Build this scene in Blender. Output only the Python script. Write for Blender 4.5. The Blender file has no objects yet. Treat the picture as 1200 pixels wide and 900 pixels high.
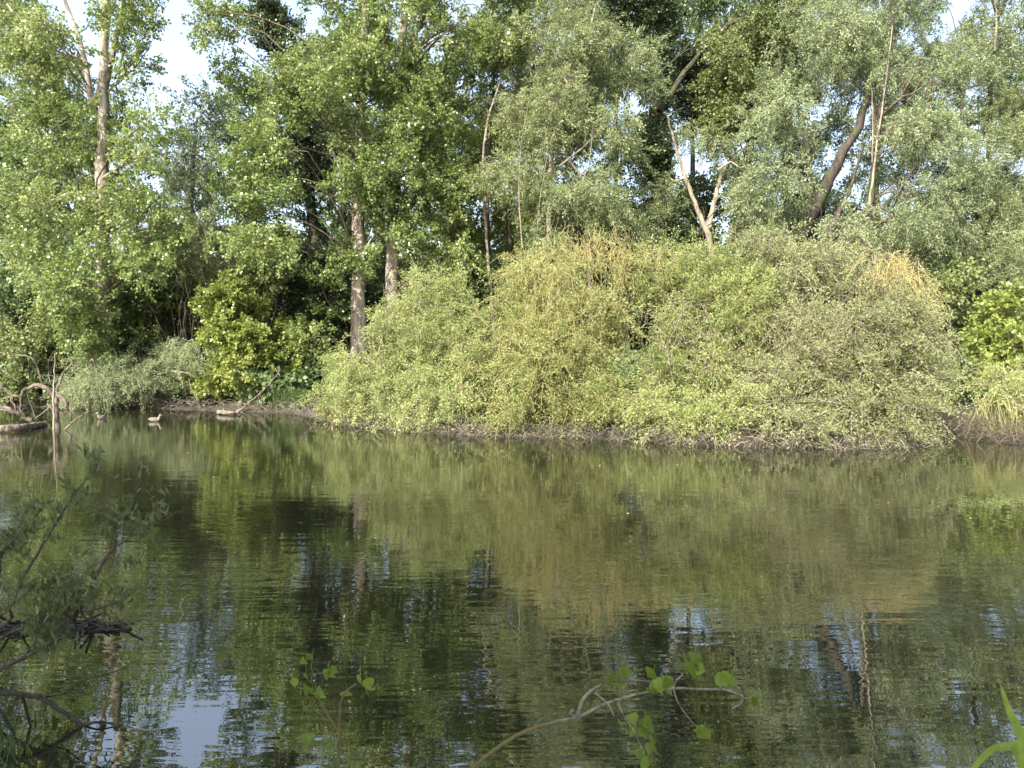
import bpy, math, random
import numpy as np
from mathutils import Vector

SC = bpy.context.scene
COL = SC.collection
R = np.random.default_rng(7)
random.seed(7)

# ------------------------------------------------------------------ camera, light, exposure
F = 867.0                       # focal length in pixels of the 1200 px wide photograph
EYE = np.array([0.0, 0.0, 2.2])
PITCH = math.radians(-2.3)
cam_d = bpy.data.cameras.new('camera')
cam_d.sensor_width = 36; cam_d.lens = 26
cam_d.clip_start = 0.05; cam_d.clip_end = 2000
cam_d.dof.use_dof = True; cam_d.dof.focus_distance = 24; cam_d.dof.aperture_fstop = 9.0
cam = bpy.data.objects.new('camera', cam_d); COL.objects.link(cam)
cam.location = EYE; cam.rotation_euler = (math.radians(90) + PITCH, 0, 0)
SC.camera = cam

SUN_EL = math.radians(42)
SUN_AZ = math.radians(-150)     # clockwise from +Y: behind the camera, to the left
to_sun = Vector((math.sin(SUN_AZ)*math.cos(SUN_EL), math.cos(SUN_AZ)*math.cos(SUN_EL), math.sin(SUN_EL)))
sd = bpy.data.lights.new('sun', 'SUN'); sd.energy = 5.0; sd.angle = math.radians(0.5); sd.color = (1.0, 0.95, 0.86)
so = bpy.data.objects.new('sun', sd); COL.objects.link(so)
so.rotation_euler = (-to_sun).to_track_quat('-Z', 'Y').to_euler(); so.location = to_sun*60

w = bpy.data.worlds.new('World'); SC.world = w; w.use_nodes = True
nt = w.node_tree
sky = nt.nodes.new('ShaderNodeTexSky'); sky.sky_type = 'NISHITA'; sky.sun_disc = False
sky.sun_elevation = SUN_EL; sky.sun_rotation = SUN_AZ; sky.altitude = 0; sky.dust_density = 6.0; sky.air_density = 1.0; sky.ozone_density = .6
hz = nt.nodes.new('ShaderNodeMix'); hz.data_type = 'RGBA'; hz.blend_type = 'ADD'; hz.inputs[0].default_value = 1.0     # thin bright haze veiling the blue
nt.links.new(sky.outputs[0], hz.inputs[6]); hz.inputs[7].default_value = (1.08, 1.22, 1.38, 1)
nt.links.new(hz.outputs[2], nt.nodes['Background'].inputs[0])
nt.nodes['Background'].inputs[1].default_value = 0.15

vs = SC.view_settings
SC.display_settings.display_device = 'sRGB'
vs.view_transform = 'Standard'; vs.look = 'None'; vs.gamma = 1; vs.use_curve_mapping = False
vs.exposure = 1.42
cy = SC.cycles
cy.max_bounces = 8; cy.diffuse_bounces = 5; cy.glossy_bounces = 2; cy.transmission_bounces = 5; cy.transparent_max_bounces = 4
cy.sample_clamp_indirect = 4
cy.use_denoising = True; cy.denoiser = 'OPENIMAGEDENOISE'; cy.denoising_input_passes = 'RGB_ALBEDO_NORMAL'; cy.denoising_prefilter = 'ACCURATE'

# ------------------------------------------------------------------ projection helpers
cp, sp_ = math.cos(PITCH), math.sin(PITCH)
def P(x, y, Y):
    a = (np.asarray(x, float)-600)/F; b = (450-np.asarray(y, float))/F
    dy = cp - b*sp_; dz = sp_ + b*cp
    t = np.asarray(Y, float)/dy
    return np.stack(np.broadcast_arrays(a*t, Y + 0*a, EYE[2] + dz*t), -1)
def W(x, y, z=0.0):
    b = (450-y)/F; dy = cp - b*sp_; dz = sp_ + b*cp
    t = (z-EYE[2])/dz
    return np.array([(x-600)/F*t, dy*t, z])
def proj(p):
    v = p - EYE
    f = v[:, 1]*cp + v[:, 2]*sp_; u = -v[:, 1]*sp_ + v[:, 2]*cp
    return 600 + F*v[:, 0]/f, 450 - F*u/f

# ------------------------------------------------------------------ terrain height
SHORE = [(-700, 480), (-60, 478), (60, 477), (150, 478), (240, 481), (330, 484), (378, 491), (400, 499), (480, 507), (560, 511),
         (680, 514), (780, 519), (880, 524), (1000, 527), (1085, 524), (1098, 510), (1130, 506), (1150, 517), (1200, 521), (1500, 523), (2600, 523)]
poly = [W(x, y)[:2] for x, y in SHORE]
poly += [np.array(q) for q in [(48, 2.0), (20, 1.0), (6, 1.7), (2, 2.0), (0, 2.1), (-1.2, 2.3), (-2.2, 3.1), (-2.9, 3.75), (-4.2, 3.6), (-10, 2.5), (-24, 1.5), (-60, 3.0)]]
poly = np.array(poly)
def sdist(X, Y):
    p = np.stack([np.ravel(X), np.ravel(Y)], -1)
    a = poly; b = np.roll(poly, -1, 0)
    d = np.full(len(p), 1e9); ins = np.zeros(len(p), bool)
    for i in range(len(a)):
        e = b[i]-a[i]; q = p-a[i]
        t = np.clip((q@e)/(e@e), 0, 1)
        d = np.minimum(d, np.hypot(*(q - t[:, None]*e).T))
        c = (a[i, 1] > p[:, 1]) != (b[i, 1] > p[:, 1])
        with np.errstate(divide='ignore', invalid='ignore'):
            xi = a[i, 0] + (p[:, 1]-a[i, 1])/(e[1] if e[1] else 1e-9)*e[0]
        ins ^= c & (p[:, 0] < xi)
    return np.where(ins, -d, d)
def gh(X, Y):
    X = np.asarray(X, float); Y = np.asarray(Y, float)
    s = sdist(X, Y).reshape(X.shape)
    n = 0.05*np.sin(X*1.7+np.sin(Y*1.3))+0.04*np.sin(X*3.1+Y*2.3)+0.06*np.sin(X*.6-Y*.8)
    h = np.interp(s, [-6, -1.5, 0, .35, 1.2, 4, 12, 60], [-1.2, -.6, 0, .08, .22, .5, .75, 1.2])
    return h + n*np.clip((s+.1)/1.0, 0, 1)

# ------------------------------------------------------------------ mesh helpers
def mesh_from(name, V, quads=None, tris=None, attr=None, smooth=False):
    me = bpy.data.meshes.new(name)
    V = np.asarray(V, np.float32).reshape(-1, 3)
    me.vertices.add(len(V)); me.vertices.foreach_set('co', V.ravel())
    fl = []; st = []; n = 0
    if quads is not None and len(quads):
        q = np.asarray(quads, np.int32); fl.append(q.ravel()); st.append(n + 4*np.arange(len(q))); n += 4*len(q)
    if tris is not None and len(tris):
        q = np.asarray(tris, np.int32); fl.append(q.ravel()); st.append(n + 3*np.arange(len(q))); n += 3*len(q)
    fl = np.concatenate(fl).astype(np.int32); st = np.concatenate(st).astype(np.int32)
    me.loops.add(len(fl)); me.loops.foreach_set('vertex_index', fl)
    me.polygons.add(len(st)); me.polygons.foreach_set('loop_start', st)
    if smooth: me.polygons.foreach_set('use_smooth', np.ones(len(st), bool))
    me.update(calc_edges=True)
    if attr is not None:
        a = me.attributes.new('lv', 'FLOAT', 'FACE'); a.data.foreach_set('value', np.asarray(attr, np.float32))
    return me
def add(name, me, mat, parent=None):
    o = bpy.data.objects.new(name, me); COL.objects.link(o)
    if mat: me.materials.append(mat)
    if parent:
        o.parent = parent
        me.vertices  # geometry is written relative to the parent's base
    return o
def tag(o, label=None, cat=None, group=None, kind=None):
    if label: o['label'] = label
    if cat: o['category'] = cat
    if group: o['group'] = group
    if kind: o['kind'] = kind
    return o
def empty(name, loc, label, cat, group=None):
    o = bpy.data.objects.new(name, None); COL.objects.link(o); o.location = loc; o.empty_display_size = .3
    return tag(o, label, cat, group)
def norm(v): return v/np.maximum(np.linalg.norm(v, axis=-1, keepdims=True), 1e-9)
def rdir(n): return norm(R.normal(size=(n, 3)))

def tubes(PT, RD, k=5):
    """PT (M,N,3) polylines, RD (M,N) radii -> verts, quads"""
    PT = np.asarray(PT, float); RD = np.asarray(RD, float)
    M, N, _ = PT.shape
    T = norm(np.gradient(PT, axis=1))
    m = norm(PT[:, -1]-PT[:, 0]); ref = np.where(np.abs(m[:, 2:3]) > .8, [[1., 0.13, 0]], [[0.11, 0.07, 1.]])
    A = norm(np.cross(T, ref[:, None, :])); B = np.cross(T, A)
    th = np.arange(k)*2*math.pi/k
    V = PT[:, :, None] + RD[:, :, None, None]*(A[:, :, None]*np.cos(th)[:, None] + B[:, :, None]*np.sin(th)[:, None])
    idx = np.arange(M*N*k).reshape(M, N, k); nx = np.roll(idx, -1, 2)
    Q = np.stack([idx[:, :-1], nx[:, :-1], nx[:, 1:], idx[:, 1:]], -1).reshape(-1, 4)
    return V.reshape(-1, 3), Q
def cat_mesh(parts):
    V = []; Q = []; n = 0
    for v, q in parts:
        V.append(v); Q.append(q+n); n += len(v)
    return np.concatenate(V), np.concatenate(Q)
def spline(pts, n):
    p = np.asarray(pts, float)
    if len(p) == 2:
        t = np.linspace(0, 1, n)[:, None]; return p[0]*(1-t)+p[1]*t
    q = np.vstack([2*p[0]-p[1], p, 2*p[-1]-p[-2]])
    out = []
    for u in np.linspace(0, len(p)-1-1e-6, n):
        i = int(u); t = u-i; a, b, c, d = q[i:i+4]
        out.append(.5*(2*b+(c-a)*t+(2*a-5*b+4*c-d)*t*t+(3*b-a-3*c+d)*t**3))
    return np.array(out)
def rough_tube(pts, r0, r1, n=24, k=12, amp=.12, flare=0, wob=0.0):
    c = spline(pts, n)
    if wob: c[1:-1] += R.normal(size=(n-2, 3))*wob
    t = np.linspace(0, 1, n); r = r0*(1-t)+r1*t + flare*r0*np.exp(-t*14)
    V, Q = tubes(c[None], r[None], k)
    V = V.reshape(n, k, 3)
    ph = R.uniform(0, 6.28, 4); th = np.arange(k)*2*math.pi/k; L = np.linalg.norm(c[-1]-c[0])
    s = np.sin(3*th[None]+ph[0]+t[:, None]*3)*.5+np.sin(2*th[None]+ph[1]+t[:, None]*L*1.3)*.5+R.normal(size=(n, k))*.35
    V = V + (V-c[:, None])*(s*amp)[..., None]
    return V.reshape(-1, 3), Q

def leaf_quads(p, ax, nr, L, Wd, fold=.0):
    """kite leaves: base p, axis ax, normal nr"""
    n = len(p); ax = norm(ax); b = norm(np.cross(ax, nr)); nn = np.cross(b, ax)
    L = np.broadcast_to(L, n)[:, None]; Wd = np.broadcast_to(Wd, n)[:, None]
    mid = p + ax*L*.42
    V = np.stack([p, mid + b*Wd*.5 + nn*Wd*fold, p+ax*L, mid - b*Wd*.5 + nn*Wd*fold], 1).reshape(-1, 3)
    return V, np.arange(4*n).reshape(n, 4)

# ------------------------------------------------------------------ materials
def newmat(name):
    m = bpy.data.materials.new(name); m.use_nodes = True; return m, m.node_tree.nodes, m.node_tree.links
def ramp(nodes, stops):
    r = nodes.new('ShaderNodeValToRGB'); e = r.color_ramp.elements
    while len(e) < len(stops): e.new(0.5)
    for i, (p, c) in enumerate(stops): e[i].position = p; e[i].color = (*c, 1)
    return r
def leafmat(name, c0, c1, c2, trans=.35, rough=.42, spec=.4):
    m, n, l = newmat(name); b = n['Principled BSDF']
    a = n.new('ShaderNodeAttribute'); a.attribute_name = 'lv'
    r = ramp(n, [(0, c0), (.5, c1), (1, c2)])
    l.new(a.outputs['Fac'], r.inputs[0]); l.new(r.outputs[0], b.inputs['Base Color'])
    b.inputs['Roughness'].default_value = rough; b.inputs['Specular IOR Level'].default_value = spec
    t = n.new('ShaderNodeBsdfTranslucent'); mx = n.new('ShaderNodeMixShader'); mx.inputs[0].default_value = trans
    hs = n.new('ShaderNodeHueSaturation'); hs.inputs['Hue'].default_value = .485; hs.inputs['Saturation'].default_value = 1.0; hs.inputs['Value'].default_value = 1.3
    l.new(r.outputs[0], hs.inputs['Color']); l.new(hs.outputs[0], t.inputs['Color'])
    l.new(b.outputs[0], mx.inputs[1]); l.new(t.outputs[0], mx.inputs[2]); l.new(mx.outputs[0], n['Material Output'].inputs[0])
    m['ramp'] = r.name; return m
def barkmat(name, c0, c1, scale=6, stretch=.25, bump=.5, moss=None):
    m, n, l = newmat(name); b = n['Principled BSDF']; b.inputs['Roughness'].default_value = .9; b.inputs['Specular IOR Level'].default_value = .15
    tc = n.new('ShaderNodeTexCoord'); mp = n.new('ShaderNodeMapping'); mp.inputs['Scale'].default_value = (1, 1, stretch)
    nz = n.new('ShaderNodeTexNoise'); nz.inputs['Scale'].default_value = scale; nz.inputs['Detail'].default_value = 7; nz.inputs['Roughness'].default_value = .65
    l.new(tc.outputs['Object'], mp.inputs[0]); l.new(mp.outputs[0], nz.inputs['Vector'])
    r = ramp(n, [(.36, c0), (.62, c1)]); l.new(nz.outputs[0], r.inputs[0])
    out = r.outputs[0]
    if moss:
        n2 = n.new('ShaderNodeTexNoise'); n2.inputs['Scale'].default_value = 1.3; n2.inputs['Detail'].default_value = 4
        l.new(tc.outputs['Object'], n2.inputs['Vector'])
        r2 = ramp(n, [(.5, (0, 0, 0)), (.64, (1, 1, 1))]); l.new(n2.outputs[0], r2.inputs[0])
        mx = n.new('ShaderNodeMix'); mx.data_type = 'RGBA'; l.new(r2.outputs[0], mx.inputs[0]); l.new(out, mx.inputs[6]); mx.inputs[7].default_value = (*moss, 1); out = mx.outputs[2]
    l.new(out, b.inputs['Base Color'])
    bp = n.new('ShaderNodeBump'); bp.inputs['Strength'].default_value = bump; bp.inputs['Distance'].default_value = .05
    l.new(nz.outputs[0], bp.inputs['Height']); l.new(bp.outputs[0], b.inputs['Normal'])
    return m
def flatmat(name, c0, c1, scale=8, rough=.7, coord='Object'):
    m, n, l = newmat(name); b = n['Principled BSDF']; b.inputs['Roughness'].default_value = rough; b.inputs['Specular IOR Level'].default_value = .25
    tc = n.new('ShaderNodeTexCoord'); nz = n.new('ShaderNodeTexNoise'); nz.inputs['Scale'].default_value = scale; nz.inputs['Detail'].default_value = 5
    l.new(tc.outputs[coord], nz.inputs['Vector']); r = ramp(n, [(.35, c0), (.65, c1)]); l.new(nz.outputs[0], r.inputs[0]); l.new(r.outputs[0], b.inputs['Base Color'])
    return m

M = dict(
    poplar=leafmat('poplar_leaves', (.085, .135, .034), (.14, .195, .052), (.235, .285, .105), .42, .36, .5),
    willow=leafmat('willow_leaves', (.11, .145, .06), (.175, .215, .092), (.27, .31, .155), .34, .5, .4),
    bluewillow=leafmat('silver_willow_leaves', (.11, .15, .068), (.185, .235, .112), (.3, .345, .195), .34, .5, .45),
    olive=leafmat('olive_leaves', (.075, .11, .035), (.12, .155, .05), (.18, .215, .08), .3, .5, .35),
    bright=leafmat('bright_leaves', (.11, .15, .03), (.18, .23, .05), (.27, .31, .09), .42, .4, .4),
    ivy=leafmat('ivy_leaves', (.03, .05, .02), (.05, .08, .03), (.085, .12, .05), .15, .33, .5),
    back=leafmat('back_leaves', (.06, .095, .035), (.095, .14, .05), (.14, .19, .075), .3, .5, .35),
    backgrey=leafmat('back_grey_leaves', (.085, .115, .06), (.125, .16, .085), (.17, .205, .115), .3, .5, .35),
    bushgreen=leafmat('bush_green_leaves', (.14, .18, .055), (.21, .26, .085), (.31, .36, .15), .35, .5, .35),
    bushgold=leafmat('bush_gold_leaves', (.13, .16, .05), (.195, .225, .075), (.29, .31, .13), .35, .5, .35),
    bushlime=leafmat('bush_lime_leaves', (.125, .17, .05), (.2, .25, .075), (.29, .34, .125), .36, .5, .35),
    busholive=leafmat('bush_olive_leaves', (.12, .145, .06), (.185, .21, .085), (.27, .29, .14), .32, .5, .35),
    nearleaf=leafmat('near_leaves', (.15, .22, .035), (.2, .29, .05), (.28, .37, .08), .4, .4, .4),
    nearwillow=leafmat('near_willow_leaves', (.13, .17, .065), (.19, .24, .095), (.27, .31, .15), .4, .45, .4),
    grass=leafmat('grass_blades', (.045, .075, .02), (.075, .115, .035), (.13, .17, .065), .4, .5, .3),
    drygrass=leafmat('dry_grass', (.2, .17, .07), (.3, .26, .1), (.36, .34, .14), .3, .6, .2),
    bark=barkmat('grey_bark', (.11, .092, .072), (.35, .315, .26), 5, .22, .9),
    palebark=barkmat('pale_bark', (.11, .095, .07), (.3, .265, .2), 7, .3, .6),
    darkbark=barkmat('dark_bark', (.026, .022, .018), (.075, .065, .052), 6, .3, .8, (.05, .07, .025)),
    twig=barkmat('twig_bark', (.14, .115, .075), (.3, .25, .16), 9, 1, .2),
    goldtwig=barkmat('golden_twigs', (.25, .205, .085), (.4, .34, .155), 5, 1, .1),
    strawtwig=barkmat('straw_twigs', (.19, .185, .08), (.33, .32, .16), 6, 1, .1),
    rootwood=barkmat('root_wood', (.02, .017, .013), (.21, .185, .145), 2.5, 1, .2),
    darktwig=barkmat('dark_twigs', (.05, .042, .03), (.13, .11, .08), 9, 1, .2),
    greytwig=barkmat('grey_twigs', (.11, .1, .075), (.3, .27, .21), 9, 1, .2),
    deadwood=barkmat('dead_wood', (.03, .026, .02), (.19, .165, .13), 9, .5, 1.0),
    snagwood=barkmat('snag_wood', (.016, .014, .011), (.15, .13, .10), 2.6, .6, 1.0),
    nearbark=barkmat('near_bark', (.10, .095, .075), (.27, .25, .2), 40, .5, .5, (.12, .11, .05)),
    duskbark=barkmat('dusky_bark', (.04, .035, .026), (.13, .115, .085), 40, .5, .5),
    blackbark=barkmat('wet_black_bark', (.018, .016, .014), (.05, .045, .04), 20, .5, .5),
)

for nm in ('nearleaf', 'nearwillow'):      # blotches inside each near leaf
    n, l = M[nm].node_tree.nodes, M[nm].node_tree.links; r = n[M[nm]['ramp']]; src = r.inputs[0].links[0].from_socket
    tc = n.new('ShaderNodeTexCoord'); z = n.new('ShaderNodeTexNoise'); z.inputs['Scale'].default_value = 55; z.inputs['Detail'].default_value = 5
    l.new(tc.outputs['Object'], z.inputs['Vector']); mm = n.new('ShaderNodeMath'); mm.operation = 'MULTIPLY_ADD'; mm.inputs[1].default_value = 1.5; mm.inputs[2].default_value = -.75
    l.new(z.outputs[0], mm.inputs[0]); ad = n.new('ShaderNodeMath'); l.new(mm.outputs[0], ad.inputs[0]); l.new(src, ad.inputs[1]); l.new(ad.outputs[0], r.inputs[0])
# ------------------------------------------------------------------ ground, water
def axis(lo, hi, fine_lo, fine_hi, d, grow=1.16):
    a = list(np.arange(fine_lo, fine_hi+d, d)); s = d
    while a[-1] < hi: s *= grow; a.append(a[-1]+s)
    s = d
    while a[0] > lo: s *= grow; a.insert(0, a[0]-s)
    return np.array(a)
gx = axis(-700, 700, -30, 30, .3); gy = axis(-300, 1200, -1, 37, .2)
X, Y = np.meshgrid(gx, gy); Z = gh(X, Y)
ii = np.arange(X.size).reshape(X.shape)
gq = np.stack([ii[:-1, :-1], ii[:-1, 1:], ii[1:, 1:], ii[1:, :-1]], -1).reshape(-1, 4)
m, n, l = newmat('earth'); b = n['Principled BSDF']; b.inputs['Roughness'].default_value = .95
tc = n.new('ShaderNodeTexCoord'); nz = n.new('ShaderNodeTexNoise'); nz.inputs['Scale'].default_value = 2.2; nz.inputs['Detail'].default_value = 9; nz.inputs['Roughness'].default_value = .7
l.new(tc.outputs['Object'], nz.inputs['Vector'])
r = ramp(n, [(.32, (.012, .009, .006)), (.5, (.032, .025, .017)), (.62, (.026, .034, .012)), (.75, (.075, .058, .04))]); l.new(nz.outputs[0], r.inputs[0]); l.new(r.outputs[0], b.inputs['Base Color'])
bp = n.new('ShaderNodeBump'); bp.inputs['Distance'].default_value = .08; l.new(nz.outputs[0], bp.inputs['Height']); l.new(bp.outputs[0], b.inputs['Normal'])
tag(add('ground', mesh_from('ground', np.stack([X, Y, Z], -1), gq, smooth=True), m), kind='structure')

m, n, l = newmat('pond_water'); b = n['Principled BSDF']
b.inputs['Base Color'].default_value = (.012, .0135, .0065, 1); b.inputs['Roughness'].default_value = .0; b.inputs['IOR'].default_value = 2.9
tc = n.new('ShaderNodeTexCoord')
def wnoise(scale, det, sx=1, sy=1, rot=0):
    mp = n.new('ShaderNodeMapping'); mp.inputs['Scale'].default_value = (sx, sy, 1); mp.inputs['Rotation'].default_value = (0, 0, rot)
    z = n.new('ShaderNodeTexNoise'); z.inputs['Scale'].default_value = scale; z.inputs['Detail'].default_value = det; z.inputs['Roughness'].default_value = .45
    l.new(tc.outputs['Object'], mp.inputs[0]); l.new(mp.outputs[0], z.inputs['Vector']); return z.outputs[0]
def math_(op, a, bb):
    k = n.new('ShaderNodeMath'); k.operation = op
    for i, v in enumerate((a, bb)):
        if isinstance(v, (int, float)): k.inputs[i].default_value = v
        else: l.new(v, k.inputs[i])
    return k.outputs[0]
big = wnoise(.35, 3)
mask = n.new('ShaderNodeMapRange'); mask.inputs[1].default_value = .35; mask.inputs[2].default_value = .65; mask.inputs[3].default_value = .3; mask.inputs[4].default_value = 1.2
l.new(big, mask.inputs[0])
h = math_('ADD', math_('MULTIPLY', wnoise(4.2, 2, .3, 1.0, .08), .9), math_('MULTIPLY', wnoise(15, 1, .25, 1, -.06), .26))
h = math_('MULTIPLY', h, mask.outputs[0])
bp = n.new('ShaderNodeBump'); bp.inputs['Strength'].default_value = 1.0; bp.inputs['Distance'].default_value = .0046
l.new(h, bp.inputs['Height']); l.new(bp.outputs[0], b.inputs['Normal'])
wv = np.array([[-300, -60, 0], [300, -60, 0], [300, 200, 0], [-300, 200, 0]], float)
tag(add('pond_water', mesh_from('pond_water', wv, [[0, 1, 2, 3]]), m), kind='structure')

# ------------------------------------------------------------------ plants
# sky holes through the canopy, (x, y, rx, ry) as seen in the photograph: clumps that would close them are not grown
HOLES = [(208, 20, 20, 40), (222, 70, 27, 29), (243, 97, 17, 12), (186, 45, 9, 20), (508, 58, 15, 26), (490, 30, 10, 16), (556, 8, 12, 14), (690, -20, 12, 14),
         (846, 276, 14, 9), (797, 200, 11, 12), (834, 203, 12, 8), (880, 125, 14, 10), (1146, 106, 24, 20), (1012, 128, 18, 14), (957, 130, 14, 20), (965, 60, 11, 11), (1120, 10, 24, 18), (905, 170, 9, 9), (1060, 30, 10, 9), (1100, 180, 9, 8), (740, 110, 9, 8), (650, 180, 8, 8), (610, 185, 8, 9), (28, 180, 9, 11), (90, 205, 9, 9), (330, 150, 8, 12), (545, 110, 8, 9),
         (1195, 100, 10, 12), (372, 18, 8, 14), (262, 50, 8, 12), (395, 90, 6, 10), (8, 88, 9, 12), (60, 8, 12, 8), (70, 265, 8, 8), (158, 175, 6, 9), (690, 195, 8, 6), (805, 290, 9, 6), (220, 230, 0, 0)]
def in_hole(p, jit=.28):
    x, y = proj(p); k = np.zeros(len(p), bool)
    for hx, hy, rx, ry in HOLES:
        if rx: k |= ((x-hx)/rx)**2 + ((y-hy)/ry)**2 < (1 + R.normal(size=len(p))*jit)
    for (hx, hy, rx, ry), Yt in WINDOWS:
        k |= (((x-hx)/rx)**2 + ((y-hy)/ry)**2 < (1 + R.normal(size=len(p))*.3)) & (p[:, 1] < Yt)
    return k
# stretches of trunk that stay free of leaves in front of them
WINDOWS = [((748, 392, 9, 40), 24), ((570, 335, 22, 36), 30), ((1118, 478, 22, 44), 22), ((421, 264, 19, 30), 33), ((419, 372, 20, 46), 33), ((459, 322, 19, 46), 34), ((122, 92, 13, 45), 31), ((122, 200, 9, 50), 31), ((470, 40, 12, 30), 34), ((822, 250, 11, 34), 34), ((1026, 150, 7, 50), 29.2), ((946, 262, 18, 32), 31), ((570, 260, 12, 45), 36), ((597, 260, 12, 45), 36)]

KIND = {  # clump radius, flatness, sprays, spray length, leaves per spray, leaf L, W, droop, hang, jitter, area per clump
    'poplar': dict(rc=.72, fl=.72, ns=20, sl=.6, nl=30, L=.115, W=.10, droop=.1, hang=.5, jit=.13, per=1.05),
    'willow': dict(rc=.78, fl=.5, ns=30, sl=.75, nl=50, L=.115, W=.038, droop=.3, hang=.1, jit=.10, per=1.1),
    'bush':   dict(rc=.5, fl=.85, ns=36, sl=.6, nl=50, L=.078, W=.03, droop=.3, hang=.0, jit=.10, per=.62),
    'maple':  dict(rc=.55, fl=.7, ns=24, sl=.5, nl=30, L=.125, W=.11, droop=.0, hang=.3, jit=.12, per=.7),
    'ivy':    dict(rc=.5, fl=.8, ns=26, sl=.4, nl=26, L=.10, W=.09, droop=-.2, hang=.6, jit=.10, per=.45),
    'back':   dict(rc=1.15, fl=.65, ns=26, sl=.9, nl=42, L=.18, W=.12, droop=.15, hang=.2, jit=.2, per=2.6),
    'backw':  dict(rc=1.2, fl=.55, ns=28, sl=1.0, nl=52, L=.2, W=.075, droop=.2, hang=.1, jit=.16, per=2.5),
}
def scatter(ells, per, dens, over=1.0):
    out = []
    for e in ells:
        cx, cy_, rx, ry, Yd, dY = e[:6]; wt = e[6] if len(e) > 6 else 1
        s = Yd/F; n_ = max(1, int(dens*wt*math.pi*rx*ry*s*s/per))
        v = rdir(n_)*(R.random((n_, 1))**.4)*R.uniform(2-over, over, (n_, 1))
        out.append(P(cx+v[:, 0]*rx, cy_-v[:, 2]*ry, Yd+v[:, 1]*dY))
    return np.concatenate(out)
def foliage(cl, k, dens=1, up=0.0):
    n_ = max(3, int(k['ns']*dens)); C = np.repeat(cl, n_, 0)
    size = np.repeat(R.uniform(.65, 1.25, len(cl)), n_)[:, None]
    o = rdir(len(C)); pos = C + o*[1, 1, k['fl']]*k['rc']*size*(R.random((len(C), 1))**.45)
    d = norm(o*.8 + rdir(len(C))*.7 + [0, 0, .15-k['droop']+up])
    keep = ~in_hole(pos)
    pos = pos[keep]; d = d[keep]; tone = (np.repeat(R.random(len(cl)), n_)[keep]*.5 + R.random(len(pos))*.3)
    nl = k['nl']; t = R.random((len(pos), nl, 1))**.8
    sl = k['sl']*(R.uniform(.6, 1.3, (len(pos), 1, 1)) if k is not KIND['bush'] else .55 + 1.3*R.random((len(pos), 1, 1))**2.2)
    lp = pos[:, None] + d[:, None]*sl*t - np.array([0, 0, 1.])*k['droop']*sl*t*t + R.normal(size=(len(pos), nl, 3))*k['jit']*.6
    ax = d[:, None]*.7 + R.normal(size=lp.shape)*.55 - np.array([0, 0, 1.])*k['hang']
    nr = R.normal(size=lp.shape)*.8 + [-.15, -.25, .55]
    lv = np.repeat(tone[:, None], nl, 1) + R.random((len(pos), nl))*.25
    lp = lp.reshape(-1, 3); ok = lp[:, 2] > .03
    sc = R.uniform(.65, 1.25, len(lp))[ok]
    V, Q = leaf_quads(lp[ok], ax.reshape(-1, 3)[ok], nr.reshape(-1, 3)[ok], k['L']*sc, k['W']*sc, .12)
    e = pos + d*sl[:, 0]; mid = pos + d*sl[:, 0]*.5 - np.array([0, 0, 1.])*k['droop']*sl[:, 0]*.2; e = e - np.array([0, 0, 1.])*k['droop']*sl[:, 0]
    tw = np.stack([pos, mid, e], 1)
    return V, Q, lv.ravel()[ok], tw, C[keep]
NPL = [0]; DENS = dict(willow=.85, backw=.8, back=.85, poplar=.95)
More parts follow.
